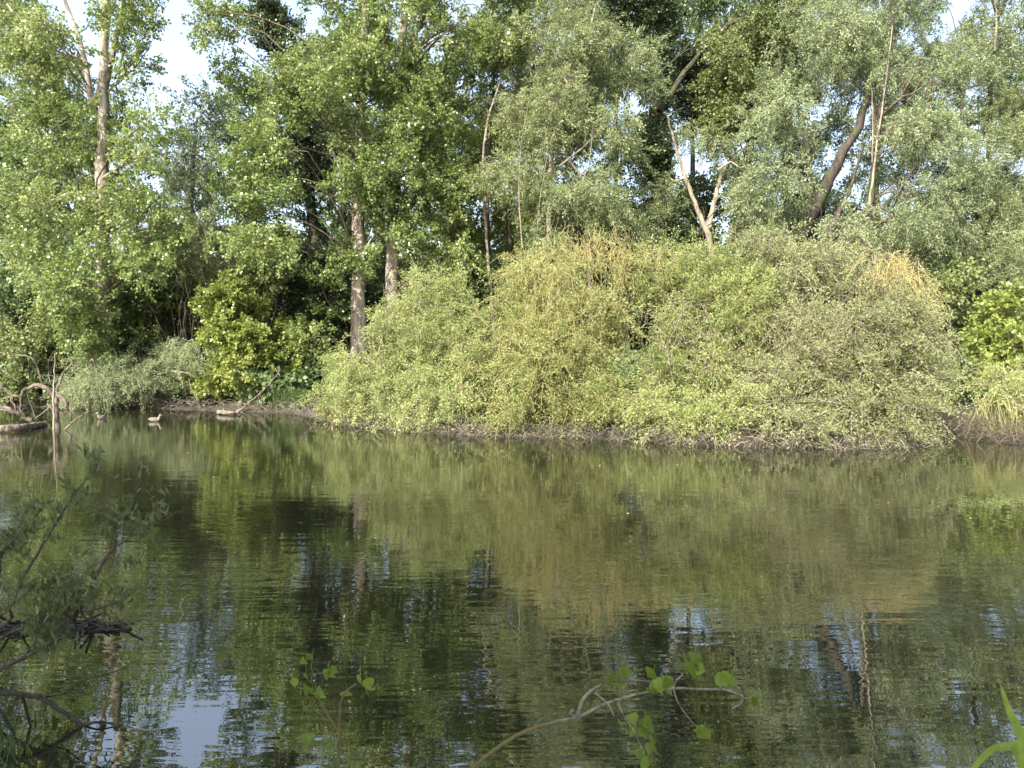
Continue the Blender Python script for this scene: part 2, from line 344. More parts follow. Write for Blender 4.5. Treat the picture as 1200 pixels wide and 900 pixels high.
def plant(name, label, cat, kind, mat, ells, trunks=(), bark='bark', limbs=(), base=None, group=None, dens=1.0, ldens=1.0, twigmat='darktwig',
          twigs=.6, twr=.008, part='crown', stems=None, nlimb=1.0, up=0.0, limbmat=None, limbr=.05):
    """a tree or shrub standing in the ground: trunk(s), limbs, branches and a leafy crown, each its own part"""
    k = KIND[kind]; cl = scatter(ells, k['per'], dens*DENS.get(kind, 1), {'bush': 1.3, 'willow': 1.12, 'poplar': 1.15}.get(kind, 1.0)) if len(ells) else np.zeros((0, 3))
    tr = []
    for pts, Yd, r0, r1 in trunks:
        if np.ndim(pts[0]) and len(pts[0]) == 2:
            p = np.array([P(q[0], q[1], Yd + (q[2] if len(q) > 2 else 0)) for q in pts])
        else: p = np.array(pts, float)
        if len(tr) == 0 or True:
            g = gh(p[0, 0], p[0, 1])
            if p[0, 2] < g + 2.5: p[0, 2] = g - .3
        tr.append((p, r0, r1))
    if base is None:
        b0 = tr[0][0][0] if tr else np.array([cl[:, 0].mean(), cl[:, 1].mean(), 0])
        base = np.array([b0[0], b0[1], gh(b0[0], b0[1])])
    base = np.array(base, float)
    root = empty(name, base, label, cat, group)
    for p, r0, r1 in tr:
        V, Q = rough_tube(p, r0, r1, 26, 12, .10, .5 if r0 > .1 else 0, r0*.10)
        add('trunk', mesh_from('trunk', V-base, Q, smooth=True), M[bark], root)
    for pts, Yd, r0, r1, *lm in limbs:
        p = np.array([P(q[0], q[1], Yd) for q in pts])
        V, Q = rough_tube(p, r0, r1, 16, 8, .1, 0, r0*.25)
        add('limb', mesh_from('limb', V-base, Q, smooth=True), M[lm[0] if lm else (limbmat or bark)], root)
    if len(cl):
        V, Q, lv, tw, tc_ = foliage(cl, k, ldens, up)
        # branches from trunk or ground out to every clump
        nb = len(cl)
        if tr:
            tp = np.concatenate([spline(p, 40) for p, _, _ in tr])
            hd = np.hypot(cl[:, None, 0]-tp[None, :, 0], cl[:, None, 1]-tp[None, :, 1])
            want = cl[:, None, 2] - .55*hd - .2
            cost = np.abs(tp[None, :, 2]-want)+hd*.5 + R.random(hd.shape)*.6
            st = tp[np.argmin(cost, 1)]
        else:
            n0 = stems or max(3, nb//5)
            sx = R.choice(nb, n0); q = cl[sx].copy(); q[:, :2] = base[:2] + (q[:, :2]-base[:2])*.55
            q[:, 2] = gh(q[:, 0], q[:, 1]) - .1
            dd = np.linalg.norm(cl[:, None, :2]-q[None, :, :2], axis=2) + R.random((nb, n0))*.8
            st = q[np.argmin(dd, 1)]
        sel = R.random(nb) < nlimb*(.5 if tr else .8)
        st = st[sel]; en = cl[sel]
        if len(st):
            t = np.linspace(0, 1, 11)[None, :, None]; bn = 1.0 if tr else .45
            ln = np.linalg.norm(en-st, axis=1)[:, None, None]
            path = st[:, None]*(1-t)+en[:, None]*t + np.array([0, 0, 1.])*ln*.12*np.sin(t*math.pi)*(1 if tr else 1.2)
            path += R.normal(size=path.shape)*.012*ln*np.sin(t*math.pi) + R.normal(size=(len(st), 1, 3))*.13*bn*ln*np.sin(t*math.pi) + R.normal(size=(len(st), 1, 3))*.07*bn*ln*np.sin(t*2*math.pi)
            rr = np.clip(ln[:, :, 0]*.012, .012, limbr)*(1-.75*t[:, :, 0])
            BV, BQ = tubes(path, rr, 5)
            pr = []
            s2 = R.random(len(tw)) < twigs
            if s2.any():
                tl = np.concatenate([(tc_[s2]*.3+tw[s2, 0]*.7)[:, None], tw[s2]], 1)
                pr.append(tubes(tl, np.full((s2.sum(), 4), twr)*[1.6, 1.2, .9, .5], 3))
            if tr: pr = [(BV, BQ)] + pr
            else: add('stems', mesh_from('stems', BV-base, BQ, smooth=True), M['rootwood'], root)
            if pr:
                BV, BQ = cat_mesh(pr)
                add('branches' if tr else 'twigs', mesh_from('branches', BV-base, BQ), M[twigmat], root)['kind'] = 'stuff'
        add(part, mesh_from(part, V-base, Q, attr=lv), M[mat], root)
        NPL[0] += len(Q)
    return root

# --- poplars and other tall trees of the far bank
plant('poplar_tree', 'tall poplar at far left whose bare sunlit upper trunk forks beside the sky gap', 'tree', 'poplar', 'poplar',
      [(55, 45, 62, 62, 31, 2.6), (150, 25, 36, 50, 31, 2.2), (170, 150, 52, 48, 30, 2.4), (60, 150, 62, 52, 31, 2.4), (45, 250, 60, 55, 30, 2.4), (175, 245, 58, 50, 30, 2.2),
       (112, 215, 55, 70, 32, 1.8), (75, 335, 60, 50, 29.5, 2), (150, 300, 45, 35, 29.5, 2), (110, 385, 46, 36, 29.5, 1.2), (166, 92, 24, 24, 31, 1.5), (172, 30, 22, 40, 31, 1.6), (28, 20, 40, 40, 31, 2), (110, -120, 110, 120, 31, 4, .5)],
      [([(114, 468), (117, 380), (119, 300), (121, 200), (122, 120), (122, 60), (124, -20), (126, -180)], 31, .36, .12), ([(123, 92), (130, 70), (137, 40), (143, 5), (146, -60)], 31.1, .15, .06),
       ([(117, 125), (105, 110), (100, 75), (92, 45), (80, 12), (70, -20)], 31.1, .14, .05)],
      limbs=[([(120, 210), (140, 195), (170, 185), (195, 178)], 30.6, .07, .03), ([(118, 250), (95, 230), (78, 228), (60, 235)], 30.8, .08, .03), ([(80, 340), (92, 320), (98, 300), (104, 275)], 29, .03, .015),
             ([(8, 5), (30, 25), (60, 30), (85, 45)], 30.5, .05, .08)], bark='bark', limbmat='bark', dens=1.2)
plant('poplar_tree', 'poplar with thick grey furrowed trunk left of the pale green island bush', 'tree', 'poplar', 'poplar',
      [(262, 22, 34, 34, 32, 2), (272, 85, 26, 30, 32, 1.5, .8), (320, 110, 40, 40, 32, 2), (400, 95, 58, 62, 32, 2.6), (440, 50, 70, 70, 32, 3), (300, 200, 46, 70, 31, 2.4), (300, 290, 42, 40, 30.5, 2), (425, 275, 48, 42, 31.5, 2),
       (390, 318, 34, 16, 31.5, 1.2), (440, 195, 58, 70, 32, 2.5), (375, 395, 20, 30, 31.5, 1), (420, -130, 130, 120, 33, 4.5, .5)],
      [([(418, 470), (419, 420), (419, 340), (421, 280), (421, 200), (423, 120), (428, 30), (430, -60), (432, -200)], 33, .37, .13)],
      limbs=[([(424, 300), (435, 280), (448, 268), (460, 262)], 32.6, .04, .02), ([(420, 240), (405, 215), (395, 190), (385, 160)], 32.8, .08, .03)], dens=1.4)
plant('poplar_tree', 'second grey poplar just right of the thick trunk, its foot hidden by the bush', 'tree', 'poplar', 'poplar',
      [(500, 120, 48, 66, 33, 2.4), (480, 240, 46, 52, 32.5, 2), (520, 215, 44, 50, 33, 2), (568, 60, 44, 52, 34, 2.4), (600, 20, 50, 45, 34, 2.5), (530, 300, 34, 26, 33, 1.6), (480, 30, 40, 50, 33.5, 2), (540, -120, 110, 110, 34, 4, .5)],
      [([(457, 480), (458, 360), (460, 290), (463, 220), (466, 150), (469, 80), (475, 10), (480, -60), (486, -190)], 34, .33, .12), ([(470, 75), (485, 45), (497, 10), (505, -40)], 34, .15, .07)],
      limbs=[([(505, 80), (500, 65), (508, 50), (520, 42)], 34, .06, .03), ([(466, 180), (480, 160), (498, 150), (515, 135)], 33.5, .06, .025)], dens=1.4)
def ivy_ells(path, Yd, r): 
    p = spline(np.array(path, float), 9); return [(x, y, r*(0.8+.4*random.random()), 34, Yd, .9) for x, y in p]
plant('ivy_clad_tree', 'dark leaning column of ivy left of the two grey poplar trunks', 'tree', 'ivy', 'ivy',
      ivy_ells([(384, 440), (376, 340), (366, 250), (352, 160), (336, 80), (318, 20)], 35, 20) + [(318, 20, 30, 40, 35, 1.2), (355, 200, 26, 50, 35, 1.2), (345, 310, 36, 46, 34, 1.2), (395, 360, 26, 50, 35, 1)],
      [([(386, 465), (376, 340), (366, 250), (352, 160), (336, 80), (318, 20), (305, -60)], 35, .3, .12)], bark='darkbark', twigmat='darkbark', dens=.8, part='ivy')
plant('ivy_clad_tree', 'tall ivy darkened tree near centre with a thick limb slanting up to the right', 'tree', 'ivy', 'ivy',
      ivy_ells([(776, 290), (770, 220), (766, 150), (772, 80), (770, 10)], 36, 17) + [(770, 190, 26, 60, 36, 1.2), (785, 255, 30, 40, 36, 1.3), (775, 30, 30, 40, 36, 1.3), (815, 95, 36, 40, 37, 1.4), (745, 15, 36, 26, 37, 1.4), (760, -80, 60, 60, 37, 2, .6)],
      [([(778, 470), (776, 300), (770, 220), (766, 150), (774, 80), (770, 0), (764, -120)], 36, .4, .15)],
      limbs=[([(772, 130), (795, 95), (820, 62), (846, 36), (880, 14)], 35.2, .17, .08), ([(764, 92), (790, 70), (830, 30), (860, 12)], 34.7, .04, .02), ([(768, 90), (800, 62), (838, 44)], 34.4, .03, .015)],
      bark='darkbark', twigmat='darkbark', dens=.85, part='ivy')
plant('leafy_tree', 'mid green tree hanging above the gap right of the ivy darkened tree', 'tree', 'poplar', 'olive',
      [(860, 75, 56, 55, 35, 2.4), (900, 40, 50, 44, 35, 2.2), (840, 130, 44, 40, 35, 2), (900, 110, 40, 34, 35.5, 2), (930, 10, 40, 34, 36, 2), (870, -90, 90, 80, 36, 3, .5)],
      [([(848, 470), (852, 330), (868, 240), (880, 160), (888, 80), (895, 0), (900, -130)], 37, .3, .1)],
      limbs=[([(885, 130), (865, 122), (845, 125), (830, 128)], 35.5, .08, .03), ([(912, 90), (915, 70), (910, 55), (905, 40)], 34, .06, .03)], bark='darkbark', dens=1.4)
plant('willow_tree', 'pale barked leaning willow stem in the sky gap right of the ivy darkened tree', 'tree', 'willow', 'willow',
      [(862, 225, 42, 30, 33.5, 1.8), (775, 215, 24, 30, 33.5, 1.4), (822, 165, 40, 30, 34, 1.8), (870, 262, 40, 24, 33.5, 1.6), (735, 265, 30, 24, 33, 1.5)],
      [([(842, 470), (834, 300), (822, 258), (809, 225), (799, 195), (790, 165), (780, 130)], 34, .15, .04), ([(830, 268), (840, 225), (848, 200), (862, 185), (880, 165)], 34.4, .11, .04)],
      limbs=[([(803, 208), (790, 212), (780, 200)], 34, .06, .02), ([(841, 200), (856, 190), (866, 196), (880, 193)], 33.6, .05, .03)], bark='palebark', dens=.8)
plant('willow_tree', 'grey green willow in the middle with thin pale yellow lit stems', 'tree', 'willow', 'willow',
      [(680, 130, 62, 56, 31.5, 2.4), (625, 110, 52, 62, 32, 2.4), (725, 70, 50, 50, 32, 2.2), (660, 215, 56, 46, 31, 2), (605, 210, 50, 60, 32, 2), (720, 170, 40, 46, 31.5, 2), (715, 245, 40, 30, 31, 2), (650, 40, 60, 50, 33, 2.4), (640, 280, 44, 26, 30, 1.6), (670, -100, 110, 90, 33, 3.5, .45)],
      [([(640, 470), (643, 300), (645, 215), (650, 150), (665, 105), (684, 58), (700, 0)], 32, .13, .04), ([(585, 470), (574, 330), (568, 250), (566, 190), (572, 140), (588, 90)], 33.5, .09, .03), ([(695, 470), (690, 300), (686, 220), (668, 190), (655, 170)], 31.6, .1, .03)],
      limbs=[([(655, 195), (680, 175), (700, 155), (712, 132)], 31, .04, .02), ([(666, 100), (662, 92), (663, 82)], 31.6, .05, .02), ([(645, 190), (640, 150), (642, 110)], 31.5, .05, .02), ([(612, 290), (608, 220), (612, 160), (622, 110)], 30.8, .024, .008), ([(628, 300), (632, 240), (641, 185)], 30.6, .022, .008),
             ([(700, 270), (706, 200), (722, 140), (737, 98)], 30.8, .022, .008), ([(660, 300), (672, 240), (690, 190), (695, 140)], 30.4, .022, .008)], bark='palebark', dens=1.15)
plant('leafy_tree', 'slim dark stemmed tree with bright sunlit leaves behind the pale green bush', 'tree', 'poplar', 'bright',
      [(555, 250, 40, 46, 37, 2), (600, 160, 46, 46, 37, 2), (590, 260, 40, 44, 37, 2), (550, 150, 36, 50, 37, 2), (630, 250, 30, 40, 37.5, 2)],
      [([(570, 470), (572, 300), (570, 215), (574, 150), (580, 80)], 36, .17, .06), ([(598, 470), (597, 280), (590, 225), (584, 180)], 36, .14, .05)],
      limbs=[([(570, 300), (545, 270), (525, 262), (505, 258)], 35.5, .07, .03), ([(572, 312), (555, 300), (530, 296), (510, 300)], 35.5, .06, .02), ([(598, 260), (612, 225), (620, 190)], 35.6, .07, .03)], bark='darkbark', dens=.9)
plant('willow_tree', 'big silvery willow on the right with broad dark leaning trunk', 'tree', 'willow', 'bluewillow',
      [(915, 140, 44, 50, 30, 2), (895, 205, 46, 40, 30, 2), (905, 265, 40, 26, 29.5, 1.6), (975, 60, 70, 46, 31, 2.4), (1085, 70, 72, 54, 31, 2.4), (1085, 160, 64, 52, 30, 2.2), (1000, 275, 36, 34, 28.5, 1.6), (1060, 240, 60, 44, 29, 2),
       (1130, 215, 54, 56, 29.5, 2.2), (1010, 10, 70, 44, 32, 2.4), (1050, -110, 140, 90, 32, 4, .45), (1100, 290, 40, 30, 29, 1.6)],
      [([(925, 475), (930, 340), (938, 285), (955, 245), (974, 205), (996, 165), (1020, 110), (1035, 60)], 31, .4, .10), ([(948, 330), (951, 260), (949, 215), (943, 150), (930, 118), (915, 90)], 31.6, .16, .05),
       ([(1018, 260), (1024, 200), (1031, 140), (1038, 90), (1046, 30), (1052, -60)], 30.2, .13, .05), ([(1024, 205), (1024, 150), (1024, 110), (1018, 60)], 30.3, .09, .03), ([(955, 310), (976, 262), (996, 222), (1012, 170)], 30.6, .17, .04)],
      limbs=[([(1060, 285), (1085, 255), (1110, 232), (1148, 212), (1186, 190)], 29.2, .08, .04), ([(1050, 230), (1072, 195), (1090, 165), (1112, 140)], 29, .06, .03), ([(1070, 190), (1078, 150), (1085, 110), (1092, 95)], 29.6, .07, .03), ([(1022, 175), (1010, 168), (1000, 172)], 30, .03, .015),
             ([(1105, 235), (1118, 270), (1130, 300)], 29.3, .05, .05), ([(1019, 240), (1025, 190), (1032, 140), (1039, 90), (1046, 30)], 29.3, .045, .02, 'palebark'), ([(1022, 190), (1023, 150), (1022, 105)], 29.4, .03, .012, 'palebark'),
             ([(1135, 290), (1122, 250), (1112, 205)], 28, .03, .015), ([(1165, 60), (1168, 30), (1166, 0)], 31, .05, .03, 'palebark')], bark='darkbark', limbmat='darkbark', dens=1.1)
plant('willow_tree', 'dark stemmed willow at the right edge of the far bank', 'tree', 'willow', 'willow',
      [(1175, 260, 50, 54, 31, 2), (1190, 120, 40, 54, 33, 2), (1170, 30, 46, 46, 33, 2.4), (1120, 290, 44, 34, 30, 1.8), (1200, 330, 50, 40, 29, 1.8), (1230, 200, 50, 80, 32, 2.4), (1180, -90, 80, 80, 33, 3, .5)],
      [([(1200, 470), (1180, 320), (1150, 260), (1128, 225)], 32, .16, .05), ([(1215, 470), (1190, 300), (1166, 240), (1160, 180), (1162, 90), (1170, 20)], 33, .18, .06)],
      bark='darkbark', dens=1.1)

# --- trees standing further back
backs = [
 ('back', 'back', [(-40, 170, 90, 190, 46, 4), (-40, 380, 90, 80, 42, 3)], -40, 44, 'dense green tree cut by the left edge, behind the tall far left poplar', 'leafy_tree'),
 ('back', 'back', [(60, 180, 70, 120, 43, 3), (80, 330, 80, 90, 40, 3)], 70, 43, 'dense mid green tree right behind the tall far left poplar', 'leafy_tree'),
 ('backw', 'backgrey', [(232, 190, 50, 80, 40, 3), (215, 290, 70, 70, 38, 3)], 228, 40, 'rounded grey green tree whose top closes the foot of the big sky gap', 'leafy_tree'),
 ('back', 'back', [(300, 190, 60, 110, 44, 3), (310, 340, 70, 80, 40, 2.5)], 300, 43, 'green tree behind the leaning ivy column', 'leafy_tree'),
 ('back', 'back', [(400, 120, 70, 150, 46, 3.5, 1.2), (420, 330, 80, 80, 42, 3)], 405, 45, 'shaded tree behind the two grey poplar trunks', 'leafy_tree'),
 ('back', 'olive', [(520, 150, 70, 160, 46, 3.5), (530, 320, 70, 70, 42, 3)], 530, 45, 'olive green tree behind the pale green island bush', 'leafy_tree'),
 ('backw', 'backgrey', [(620, 120, 80, 170, 47, 4, 1.2), (640, 290, 80, 70, 43, 3)], 625, 46, 'grey green tree behind the thin pale willow stems', 'leafy_tree'),
 ('back', 'back', [(720, 110, 70, 160, 47, 3.5), (730, 270, 70, 50, 43, 3)], 725, 46, 'shaded green tree directly left of the ivy darkened tree', 'leafy_tree'),
 ('back', 'back', [(830, 40, 80, 130, 46, 3.5), (800, 300, 60, 40, 42, 2.5), (825, 225, 70, 60, 44, 2.5)], 815, 46, 'green tree standing behind the slanting limb of the ivy darkened tree', 'leafy_tree'),
 ('backw', 'backgrey', [(920, 100, 80, 160, 46, 3.5, 1.15), (930, 290, 90, 50, 42, 3)], 925, 46, 'grey green tree seen left of the broad leaning willow trunk', 'leafy_tree'),
 ('backw', 'backgrey', [(1030, 80, 70, 150, 46, 3.5, 1.15), (1030, 270, 80, 70, 42, 3)], 1030, 46, 'pale grey green tree behind the thin upright willow stems', 'leafy_tree'),
 ('backw', 'backgrey', [(1130, 150, 70, 170, 45, 3.5, 1.15), (1140, 300, 80, 70, 42, 3)], 1130, 45, 'grey green tree behind the small sky gap at upper right', 'leafy_tree'),
 ('back', 'back', [(1250, 150, 90, 180, 44, 4), (1240, 340, 90, 80, 38, 3)], 1245, 44, 'dense green tree cut by the right edge behind the dark stemmed willow', 'leafy_tree'),
]
for kd, mt, el, bx, by, lab, nm in backs:
    tp_ = max(40, min(e[1]-e[3] for e in el)+30)
    plant(nm, lab, 'tree', kd, mt, el, [([(bx, 465), (bx+6, 380), (bx-4, .5*tp_+170), (bx+3, tp_)], by, .3, .06)], bark='darkbark', twigmat='darkbark', dens=1.25, twigs=.35, twr=.012, group='trees standing behind the bank')

k = KIND['back']; n_ = 760
cl = np.stack([R.uniform(-62, 62, n_), R.uniform(52, 64, n_), 0*np.zeros(n_)], -1); cl[:, 2] = R.uniform(.0, 1, n_)**1.1*(10+2.5*np.sin(cl[:, 0]*.35)+1.5*np.sin(cl[:, 0]*.9+1)) + .5
V, Q, lv, tw, tc_ = foliage(cl, dict(k, L=.42, W=.3, nl=26, rc=1.8), 1.0)
tag(add('far_wood', mesh_from('far_wood', V, Q, attr=lv), M['back']), 'far dark mass of trees closing the view behind everything', 'wood', kind='stuff')
n_ = 900
cl = np.stack([R.uniform(-34, 34, n_), R.uniform(29.2, 44, n_), 0*np.zeros(n_)], -1); cl[:, 2] = gh(cl[:, 0], cl[:, 1]) + R.uniform(.1, .9, n_)
cl = cl[sdist(cl[:, 0], cl[:, 1]) > .7]
V, Q, lv, tw, tc_ = foliage(cl, dict(KIND['maple'], L=.2, W=.15, nl=20, rc=.8, ns=20), 1.0)
tag(add('undergrowth', mesh_from('undergrowth', V, Q, attr=lv), M['back']), 'low shaded undergrowth of nettles and brambles covering the far bank under the trees', 'undergrowth', kind='stuff')
# --- understory along the far bank
und = [
 ('bright_shrub', 'bright yellow green shrub on the left bank, sunlit, right of the grey willows', 'maple', 'bright', [(272, 372, 46, 44, 30.5, 1.6), (290, 420, 48, 40, 30, 1.4), (255, 440, 40, 24, 30, 1.2)], 30.6, 1.1),
 ('bright_shrub', 'small yellowish shrub hanging beside the foot of the ivy column', 'maple', 'bright', [(345, 395, 20, 40, 31.5, .9), (330, 430, 18, 20, 31, .8)], 32, .9),
 ('grey_willow_shrub', 'grey green willow shrub overhanging the dark water left of the bright shrub', 'bush', 'bluewillow', [(205, 420, 44, 28, 30, 1.3), (180, 445, 36, 18, 29.6, 1)], 30.6, 1.0),
 ('grey_willow_shrub', 'pale grey willow shrub right of the dead snag, drooping to the water', 'bush', 'bluewillow', [(112, 436, 36, 30, 29.6, 1.1), (95, 456, 26, 16, 29.3, .8), (118, 462, 24, 12, 29.2, .6)], 30.2, 1.7),
 ('grey_willow_shrub', 'tall grey green willow above the bright yellow green shrub', 'willow', 'willow', [(222, 285, 52, 42, 32.5, 1.6), (180, 320, 40, 34, 32.5, 1.4), (265, 310, 40, 34, 32.5, 1.4)], 33, 1.0),
 ('dark_shrub', 'dark leafy shrub in the shade under the tall far left poplar', 'maple', 'olive', [(150, 385, 60, 50, 33, 1.6)], 33.5, 1.2),
 ('dark_shrub', 'dark green shrub at the left edge behind the dead snag', 'maple', 'olive', [(40, 400, 56, 50, 32, 1.6), (20, 450, 40, 20, 31, 1.2)], 32.5, 1.2),
 ('dark_shrub', 'deep green shrub between the far left poplar and the bright shrub', 'maple', 'back', [(215, 345, 50, 55, 34, 1.6)], 34.5, 1.2),
 ('dark_shrub', 'olive leafed shrub above the bright yellow green shrub', 'maple', 'olive', [(300, 310, 46, 36, 33, 1.5)], 33.5, 1.1),
 ('dark_shrub', 'dark shrub between the trunks of the two grey poplars', 'maple', 'ivy', [(440, 380, 36, 60, 36, 1.4), (395, 420, 30, 40, 36, 1.2)], 36.5, 1.0),
 ('dark_shrub', 'dark shrub showing above the dip between pale green and golden bush', 'maple', 'back', [(545, 340, 46, 40, 35, 1.5), (600, 320, 50, 40, 35, 1.5)], 35.5, 1.1),
 ('dark_shrub', 'dark ivy shrub at the foot of the ivy darkened central tree', 'maple', 'ivy', [(790, 290, 50, 34, 35, 1.5), (740, 300, 40, 34, 35, 1.4)], 35.5, 1.0),
 ('dark_shrub', 'shaded shrub right of the largest island bush, under the silvery willow', 'maple', 'olive', [(1110, 350, 44, 50, 27, 1.5), (1120, 430, 36, 46, 25, 1.3)], 27, 1.2),
 ('bright_shrub', 'fresh dark green shrub lit in patches at the right edge above the overhang', 'maple', 'bright', [(1185, 380, 44, 46, 24, 1.3), (1165, 415, 30, 26, 23.5, 1)], 24.6, .9),
]
for nm, lab, kd, mt, el, by, dn in und:
    ex = np.mean([P(e[0], 450, by)[0] for e in el]); 
    plant(nm, lab, 'shrub', kd, mt, el, base=(ex, by, float(gh(ex, by))), dens=dn, part='foliage', twigmat='twig', twigs=.5)

# --- the bushes of the island
_sx = [q[0] for q in SHORE]; _sy = [q[1] for q in SHORE]
def skirt(x0, x1, step=26, h=36, back=.45, wt=.5):
    out = []
    for x in np.arange(x0, x1, step):
        y = float(np.interp(x, _sx, _sy)); out.append((x, y-h*R.uniform(.9, 1.3), step*.8, h*.75, W(x, y)[1]+back, .35, wt*R.uniform(.5, 1.5)))
    return out
def bush(label, mat, ells, cx, Yd, dens=1.0, tm='twig', tw=.9, twr=.006, extra=None, ldens=1.0):
    x = float(P(cx, 450, Yd)[0])
    o = plant('willow_bush', label, 'bush', 'bush', mat, ells, base=(x, Yd, float(gh(x, Yd))), dens=dens, part='foliage', twigmat=tm, twigs=tw, twr=twr, ldens=ldens, group='willow bushes on the island')
    if extra: extra(o)
    strands([(e[0], e[1]-e[3]*.35, e[2]*.95, e[3]*.7, e[4], e[5]) for e in ells if e[3] > 15], 150, .75, tm, .005, .15, .45, 'shoots', .8)(o)
    return o
def strands(ells, n, length, mat, r=.007, down=1.0, spread=.35, name='hanging_twigs', up0=.25):
    def f(o):
        base = np.array(o.location); p = []
        for e in ells:
            k = max(1, int(n*e[2]*e[3]/sum(q[2]*q[3] for q in ells)))
            v = rdir(k)*(R.random((k, 1))**.5); p.append(P(e[0]+v[:, 0]*e[2], e[1]-v[:, 2]*e[3], e[4]+v[:, 1]*e[5]))
        p = np.concatenate(p); k = len(p); d = R.normal(size=(k, 3))*spread + [0, -.05, up0]
        t = np.linspace(0, 1, 8)[None, :, None]; L = length*R.uniform(.5, 1.3, (k, 1, 1))
        q = p[:, None] + d[:, None]*L*t - np.array([0, 0, 1.])*L*t**1.6*down + np.cumsum(R.normal(size=(k, 8, 3))*.022, 1)
        q[:, :, 2] = np.maximum(q[:, :, 2], .02)
        V, Q = tubes(q, np.full((k, 8), r)*(1-.6*t[:, :, 0]), 3)
        s = add(name, mesh_from(name, V-base, Q), M[mat], o); s['kind'] = 'stuff'
        return o
    return f
def multi(*fs):
    def g(o):
        for f in fs: f(o)
    return g
bush('pale fresh green rounded bush at the left end of the island, below the grey poplars', 'bushgreen',
     [(490, 385, 72, 62, 24, 1.6), (450, 430, 56, 50, 23.7, 1.4), (530, 420, 60, 60, 23.2, 1.4), (430, 465, 46, 30, 23.6, 1), (510, 470, 80, 28, 22.6, 1), (492, 340, 40, 26, 24.4, 1.2)] + skirt(395, 575) + [(480, 435, 84, 50, 22.5, .9, .7), (545, 455, 50, 36, 21.9, .8, .7)], 490, 24.2, 1.15)
g1 = [(700, 285, 56, 26, 21.6, 1.2), (630, 310, 46, 30, 21.6, 1.1), (660, 350, 60, 50, 21, 1.2), (690, 285, 60, 26, 21.4, 1.1), (720, 310, 30, 30, 21.4, 1), (770, 300, 40, 24, 22, 1), (640, 400, 60, 70, 20.8, .9)]
bush('golden weeping willow bush with long hanging yellow twigs, in the middle of the island', 'bushgold',
     [(640, 340, 60, 60, 22.4, 1.5), (610, 400, 56, 66, 22, 1.4), (690, 350, 56, 60, 22, 1.5), (660, 430, 70, 56, 21.4, 1.3), (590, 460, 60, 34, 21.8, 1.1), (680, 475, 66, 28, 21, 1), (720, 310, 36, 28, 22.4, 1.2)] + skirt(580, 730) + [(660, 430, 76, 56, 20.9, .9, .7)], 650, 22.6, .95, 'goldtwig', .8, .006,
     multi(strands(g1, 640, .85, 'goldtwig', .006, 1.0, .3)))
bush('yellow green bush between the golden weeping bush and the largest greyish bush', 'bushlime',
     [(810, 350, 60, 60, 21.6, 1.4), (790, 420, 52, 60, 21, 1.3), (860, 390, 56, 60, 20.6, 1.3), (870, 330, 60, 46, 21.2, 1.3), (780, 480, 60, 26, 20.4, 1), (860, 455, 50, 44, 20, 1)] + skirt(740, 880) + [(815, 445, 70, 50, 20.0, .9, .8), (830, 312, 66, 34, 22, 1.3), (780, 330, 36, 40, 22.4, 1.2)], 830, 21.6, 1.0, 'twig', 1.0, .006,
     strands([(800, 400, 60, 70, 20.4, 1.2)], 200, .8, 'greytwig', .007, .7, .6))
bush('largest greyish olive bush of fine twigs at the right of the island', 'busholive',
     [(960, 350, 80, 56, 20.4, 1.5), (1000, 410, 80, 70, 19.6, 1.5), (930, 420, 70, 66, 19.4, 1.4), (1060, 400, 62, 66, 20, 1.4), (980, 470, 100, 36, 18.8, 1.1), (1080, 450, 48, 44, 19.6, 1.1), (910, 320, 60, 40, 20.8, 1.4), (1040, 340, 52, 40, 20.6, 1.3), (900, 450, 40, 50, 19, 1)] + skirt(890, 1100) + [(980, 440, 110, 54, 18.9, .9, .6), (930, 300, 60, 30, 21.4, 1.3, .8), (1020, 310, 50, 30, 21, 1.2)], 990, 20.4, 1.0, 'greytwig', 1.0, .007,
     multi(strands([(1040, 320, 46, 30, 20.4, 1.2), (1075, 350, 30, 36, 19.6, 1.0), (1050, 310, 40, 22, 19.8, 1)], 520, .7, 'goldtwig', .0055, .8, .4), strands([(970, 420, 120, 80, 18.8, 1.0)], 500, .6, 'twig', .006, .5, .8)))
bush('pale willow overhang at the right edge with straw yellow twigs hanging to the water', 'bushgreen',
     [(1175, 455, 40, 18, 20.4, 1.0), (1150, 450, 20, 14, 20.6, .8), (1215, 462, 40, 26, 20.2, 1.1), (1190, 490, 24, 16, 19.6, .7), (1180, 500, 40, 14, 19.4, .5, .8)], 1195, 21.2, 1.2, 'twig', .9, .006,
     strands([(1172, 465, 34, 12, 19.8, .7), (1195, 480, 20, 14, 19.2, .5), (1175, 470, 36, 12, 19.3, .5)], 150, 1.0, 'strawtwig', .008, 1.0, .25))

